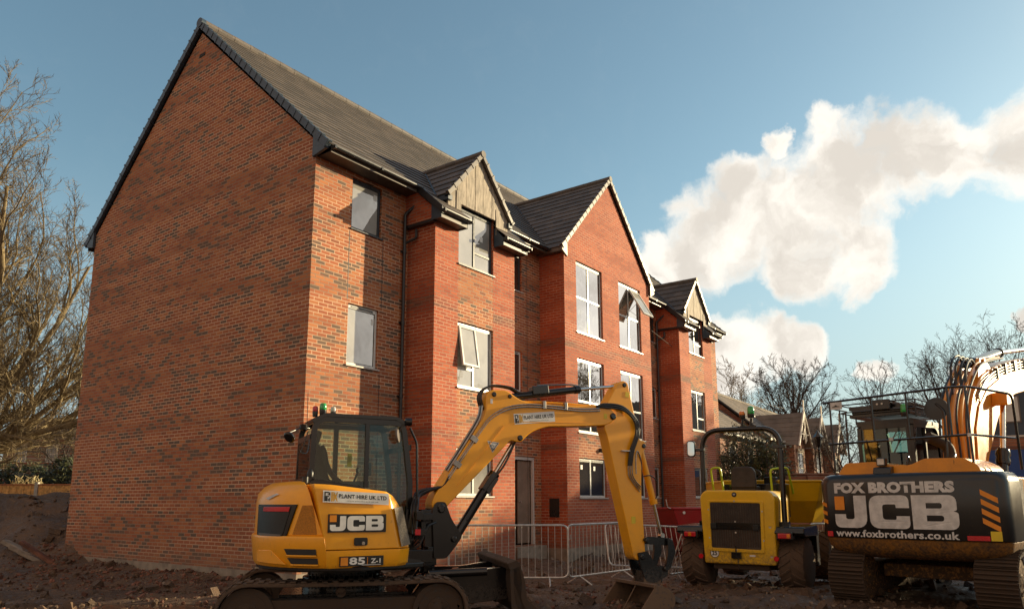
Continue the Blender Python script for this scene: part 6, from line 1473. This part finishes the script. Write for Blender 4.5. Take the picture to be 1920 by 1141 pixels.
MB().box(0, 12.5, -.12, .12, -.2, 2.70).build('wall', 'brick_old', BWL); MB().box(-.02, 12.52, -.16, .16, 2.70, 2.79).build('coping', 'brick_old', BWL, .01)
for k in range(4): MB().box(.5 + k * 3.6, .95 + k * 3.6, -.2, -.121, -.2, 2.69).build('pier', 'brick_old', BWL, .01)
LP = thing('street_lamp', 'old-fashioned black street lamp with lantern behind the boundary wall', 'street lamp', at(1533, 38, 0))
MB().lathe((0, 0, 0), [(.14, 0), (.12, .5), (.07, .6), (.055, 1.2), (.045, 4.1), (.07, 4.15), (.03, 4.25)], n=12).build('post', 'black', LP, 0, True)
lan = MB(); lan.lathe((0, 0, 4.25), [(.05, 0), (.10, .03), (.20, .50), (.27, .52), (.10, .72), (.06, .80), (.03, .84), (0, .92)], n=6); MB().lathe((0, 0, 4.28), [(.085, 0), (.185, .45)], n=6).build('pane', 'clear_lens', lan.build('lantern', 'black', LP))
wr = MB(); a = Vector((13.03, -.86, 7.06)); b = G((1475 - 960) / 1406 * 50, 50, 7.7); wr.tube([a.lerp(b, t / 16) - Vector((0, 0, .5 * 4 * (t / 16) * (1 - t / 16))) for t in range(17)], .011, 5)
tag(wr.build('overhead_wire', 'fascia'), 'thin wire running from the gabled wing towards the old house roof', 'wire')

# ================================================================ OLD HOUSE ROW (right), other distant buildings
H1 = thing('old_house', 'old brick house with long brown slate roof and white carved gablets behind the shrub', 'house', (0, 0, 0))
def oldwin(x0, x1, z0, z1, y, parent):
    f = MB(); t = .07
    f.box(x0, x0 + t, y - .02, y + .04, z0, z1); f.box(x1 - t, x1, y - .02, y + .04, z0, z1); f.box(x0 + t, x1 - t, y - .02, y + .04, z1 - t, z1); f.box(x0 + t, x1 - t, y - .02, y + .04, z0, z0 + t); f.box(x0 + t, x1 - t, y - .02, y + .03, (z0 + z1) / 2 - .03, (z0 + z1) / 2 + .03)
    o = f.build('window', 'white_old', parent); MB().box(x0 + .03, x1 - .03, y + .0, y + .01, z0 + .03, z1 - .03).build('pane', 'pane_dark', o)
    MB().box(x0 - .08, x1 + .08, y - .08, y - .021, z1 + .001, z1 + .22).build('lintel', 'stone', o)
MB().box(34.5, 52, 2.5, 9.5, 0, 5.2).build('wall', 'brick_old', H1)
t = MB(); tiles(t, (34.3, 6.0, 8.25), (52.2, 6.0, 7.9), (34.3, 2.2, 5.15), (52.2, 2.2, 5.15), 22, .02); t.build('roof', 'slate_old', H1)
t = MB(); tiles(t, (34.3, 6.0, 8.25), (52.2, 6.0, 7.9), (34.3, 9.8, 5.15), (52.2, 9.8, 5.15), 12, .02); t.build('roof', 'slate_old', H1)
MB().add([(34.5, 2.5, 5.2), (34.5, 9.5, 5.2), (34.5, 6, 8.1)], [(0, 1, 2)]).build('gable', 'brick_old', H1)
MB().tube([(34.25, 6.0, 8.3), (34.25, 2.15, 5.15)], .07, 6).build('bargeboard', 'dark', H1); MB().tube([(34.25, 6.0, 8.30), (52.2, 6.0, 7.95)], .09, 6).build('ridge_tile', 'slate_old', H1)
MB().box(34.3, 52, 2.12, 2.2, 5.02, 5.14).build('gutter', 'white_old', H1)
for xc, zt in ((38.3, 6.9), (42.4, 6.95), (47.2, 6.9)):
    hw = 1.25; MB().box(xc - hw + .15, xc + hw - .15, 1.7, 2.49, 0, 5.0).build('bay', 'brick_old', H1)
    MB().prism([(xc - hw + .15, 5.0), (xc + hw - .15, 5.0), (xc, zt - .45)], 1.72, 2.6).build('gablet_wall', 'brick_old', H1)
    for s in (-1, 1):
        t = MB(); tiles(t, (xc, 1.35, zt), (xc, 4.3, zt), (xc + s * (hw + .15), 1.35, 4.85), (xc + s * (hw + .15), 2.6, 4.85), 7, .015); t.build('gablet_roof', 'slate_old', H1)
        MB().tube([(xc, 1.30, zt + .02), (xc + s * (hw + .2), 1.30, 4.80)], .065, 6).build('bargeboard', 'white_old', H1)
        MB().tube([(xc, 1.32, zt - .9), (xc + s * .42, 1.32, 5.2)], .04, 5).build('brace', 'white_old', H1)
    MB().tube([(xc, 1.30, 5.0), (xc, 1.30, zt + .75)], .045, 6).build('finial', 'white_old', H1); MB().tube([(xc - .75, 1.32, 5.55), (xc + .75, 1.32, 5.55)], .04, 5).build('tie', 'white_old', H1)
    oldwin(xc - .55, xc + .55, 2.6, 4.5, 1.68, H1)
for x in (36.2, 40.3, 44.7, 49.6): oldwin(x - .5, x + .5, 2.7, 4.5, 2.46, H1)
for x in (40.4, 45.0): MB().box(x - .35, x + .35, 5.6, 6.4, 7.8, 9.0).build('chimney', 'brick_old', H1) if False else None
MB().box(36.3, 37.2, 3.9, 3.95, 6.7, 6.76).build('roof_light', 'fascia', H1)
H3 = thing('low_annexe', 'low grey-roofed brick annexe in front of the old house, beside the apartment block', 'building')
MB().box(27.5, 33.9, 2.6, 7.5, 0, 5.0).build('wall', 'brick_old', H3)
t = MB(); tiles(t, (27.3, 5.2, 7.1), (34.1, 5.2, 7.1), (27.3, 2.3, 4.95), (34.1, 2.3, 4.95), 12, .02); t.build('roof', 'slate_old', H3)
t = MB(); tiles(t, (27.3, 5.2, 7.1), (34.1, 5.2, 7.1), (27.3, 7.9, 4.95), (34.1, 7.9, 4.95), 12, .02); t.build('roof', 'slate_old', H3)
MB().box(27.4, 34.0, 2.22, 2.3, 4.85, 4.96).build('gutter', 'white_old', H3)
for x in (29.2, 32.0): oldwin(x - .5, x + .5, 2.7, 4.4, 2.56, H3)
H2 = thing('dark_building', 'dark slate-clad building with blue boarding below, behind the raised boom', 'building', at(1838, 34, 0), atan2(RH.y, RH.x) - radians(33))
MB().box(0, 14, 0, 8, 4.42, 7.4).build('upper_wall', 'slate_old', H2).data.materials[0] = M['verge']
MB().box(-.02, 14, -.04, -.002, 4.36, 4.44).build('band', 'white_old', H2); MB().box(0, 14, .02, 8, 3.82, 4.35).build('wall', 'brick_old', H2); MB().box(0, 14, .03, 8, 0, 3.81).build('boarding', 'blue', H2)
for x in (.7, 3.4): f = MB(); f.box(x, x + .9, -.03, -.003, 5.0, 6.2); w__ = f.build('window', 'fascia', H2); MB().box(x + .06, x + .84, -.04, -.031, 5.06, 6.14).build('pane', 'pane_film_refl', w__)
H4 = thing('far_brick_house', 'shadowed brick house with white windows seen through the left tree', 'house', at(10, 55, 1.5), atan2(RH.y, RH.x) + .15)
MB().box(0, 7.5, 0, 6, 0, 4.7).build('wall', 'brick_old', H4)
MB().prism([(-.3, 4.65), (7.8, 4.65), (7.0, 6.3), (.6, 6.3)], .3, 5.6).build('roof', 'slate_old', H4)
for x in (.8, 2.9, 5.2):
    for z in (.9, 3.0): oldwin(x, x + .8, z, z + 1.2, -.03, H4)

# ================================================================ LOOSE PIECES ON THE BANK
rnd = random.Random(9)
for k, (px, d, lab) in enumerate(((50, 19.2, 'topmost broken kerb slab on the dark earth bank'), (66, 18.9, 'second broken slab down the earth bank'), (82, 18.6, 'third broken slab down the earth bank, palest of the row'))):
    g = G((px - 960) / 1406 * d, d); s = MB().box(-.30, .30, -.11, .11, -.05, .05); o = s.build('broken_slab', 'concrete', None, .015); o.location = (g.x, g.y, ground_h(g.x, g.y) + .06); o.rotation_euler = (rnd.uniform(-.3, .3), .42, atan2(RH.y, RH.x) + rnd.uniform(-.3, .3)); tag(o, lab, 'slab', 'broken slabs on the earth bank')
g = G((98 - 960) / 1406 * 18.3, 18.3); o = MB().box(-.55, .55, -.07, .07, -.04, .04).build('timber_plank', 'rubble', None, .01); o.location = (g.x, g.y, ground_h(g.x, g.y) + .25); o.rotation_euler = (.1, .55, atan2(RH.y, RH.x)); tag(o, 'reddish plank sloping down the earth bank to the gable corner', 'plank')

# ================================================================ HOUSE ADDED TO BLOCK LOW SUN, outside the picture; its shadow lies over the yard
RH_ = thing('shading_house', 'long brick house added outside the picture to the right to shade the yard', 'house', tuple(Vector((6, -10, 0)) + SUNH * 27), atan2(SUNH.y, SUNH.x))
MB().box(0, 8, -16, 9, 0, 4.4).build('wall', 'brick_old', RH_)
MB().prism([(-.4, 4.35), (8.4, 4.35), (4, 6.7)], -16.3, 9.3).build('roof', 'slate_old', RH_)
for k in range(8):
    for z in (.9, 2.9): MB().box(-.06, -.01, -15 + k * 3, -13.9 + k * 3, z, z + 1.15).build('window', 'white_old', RH_)
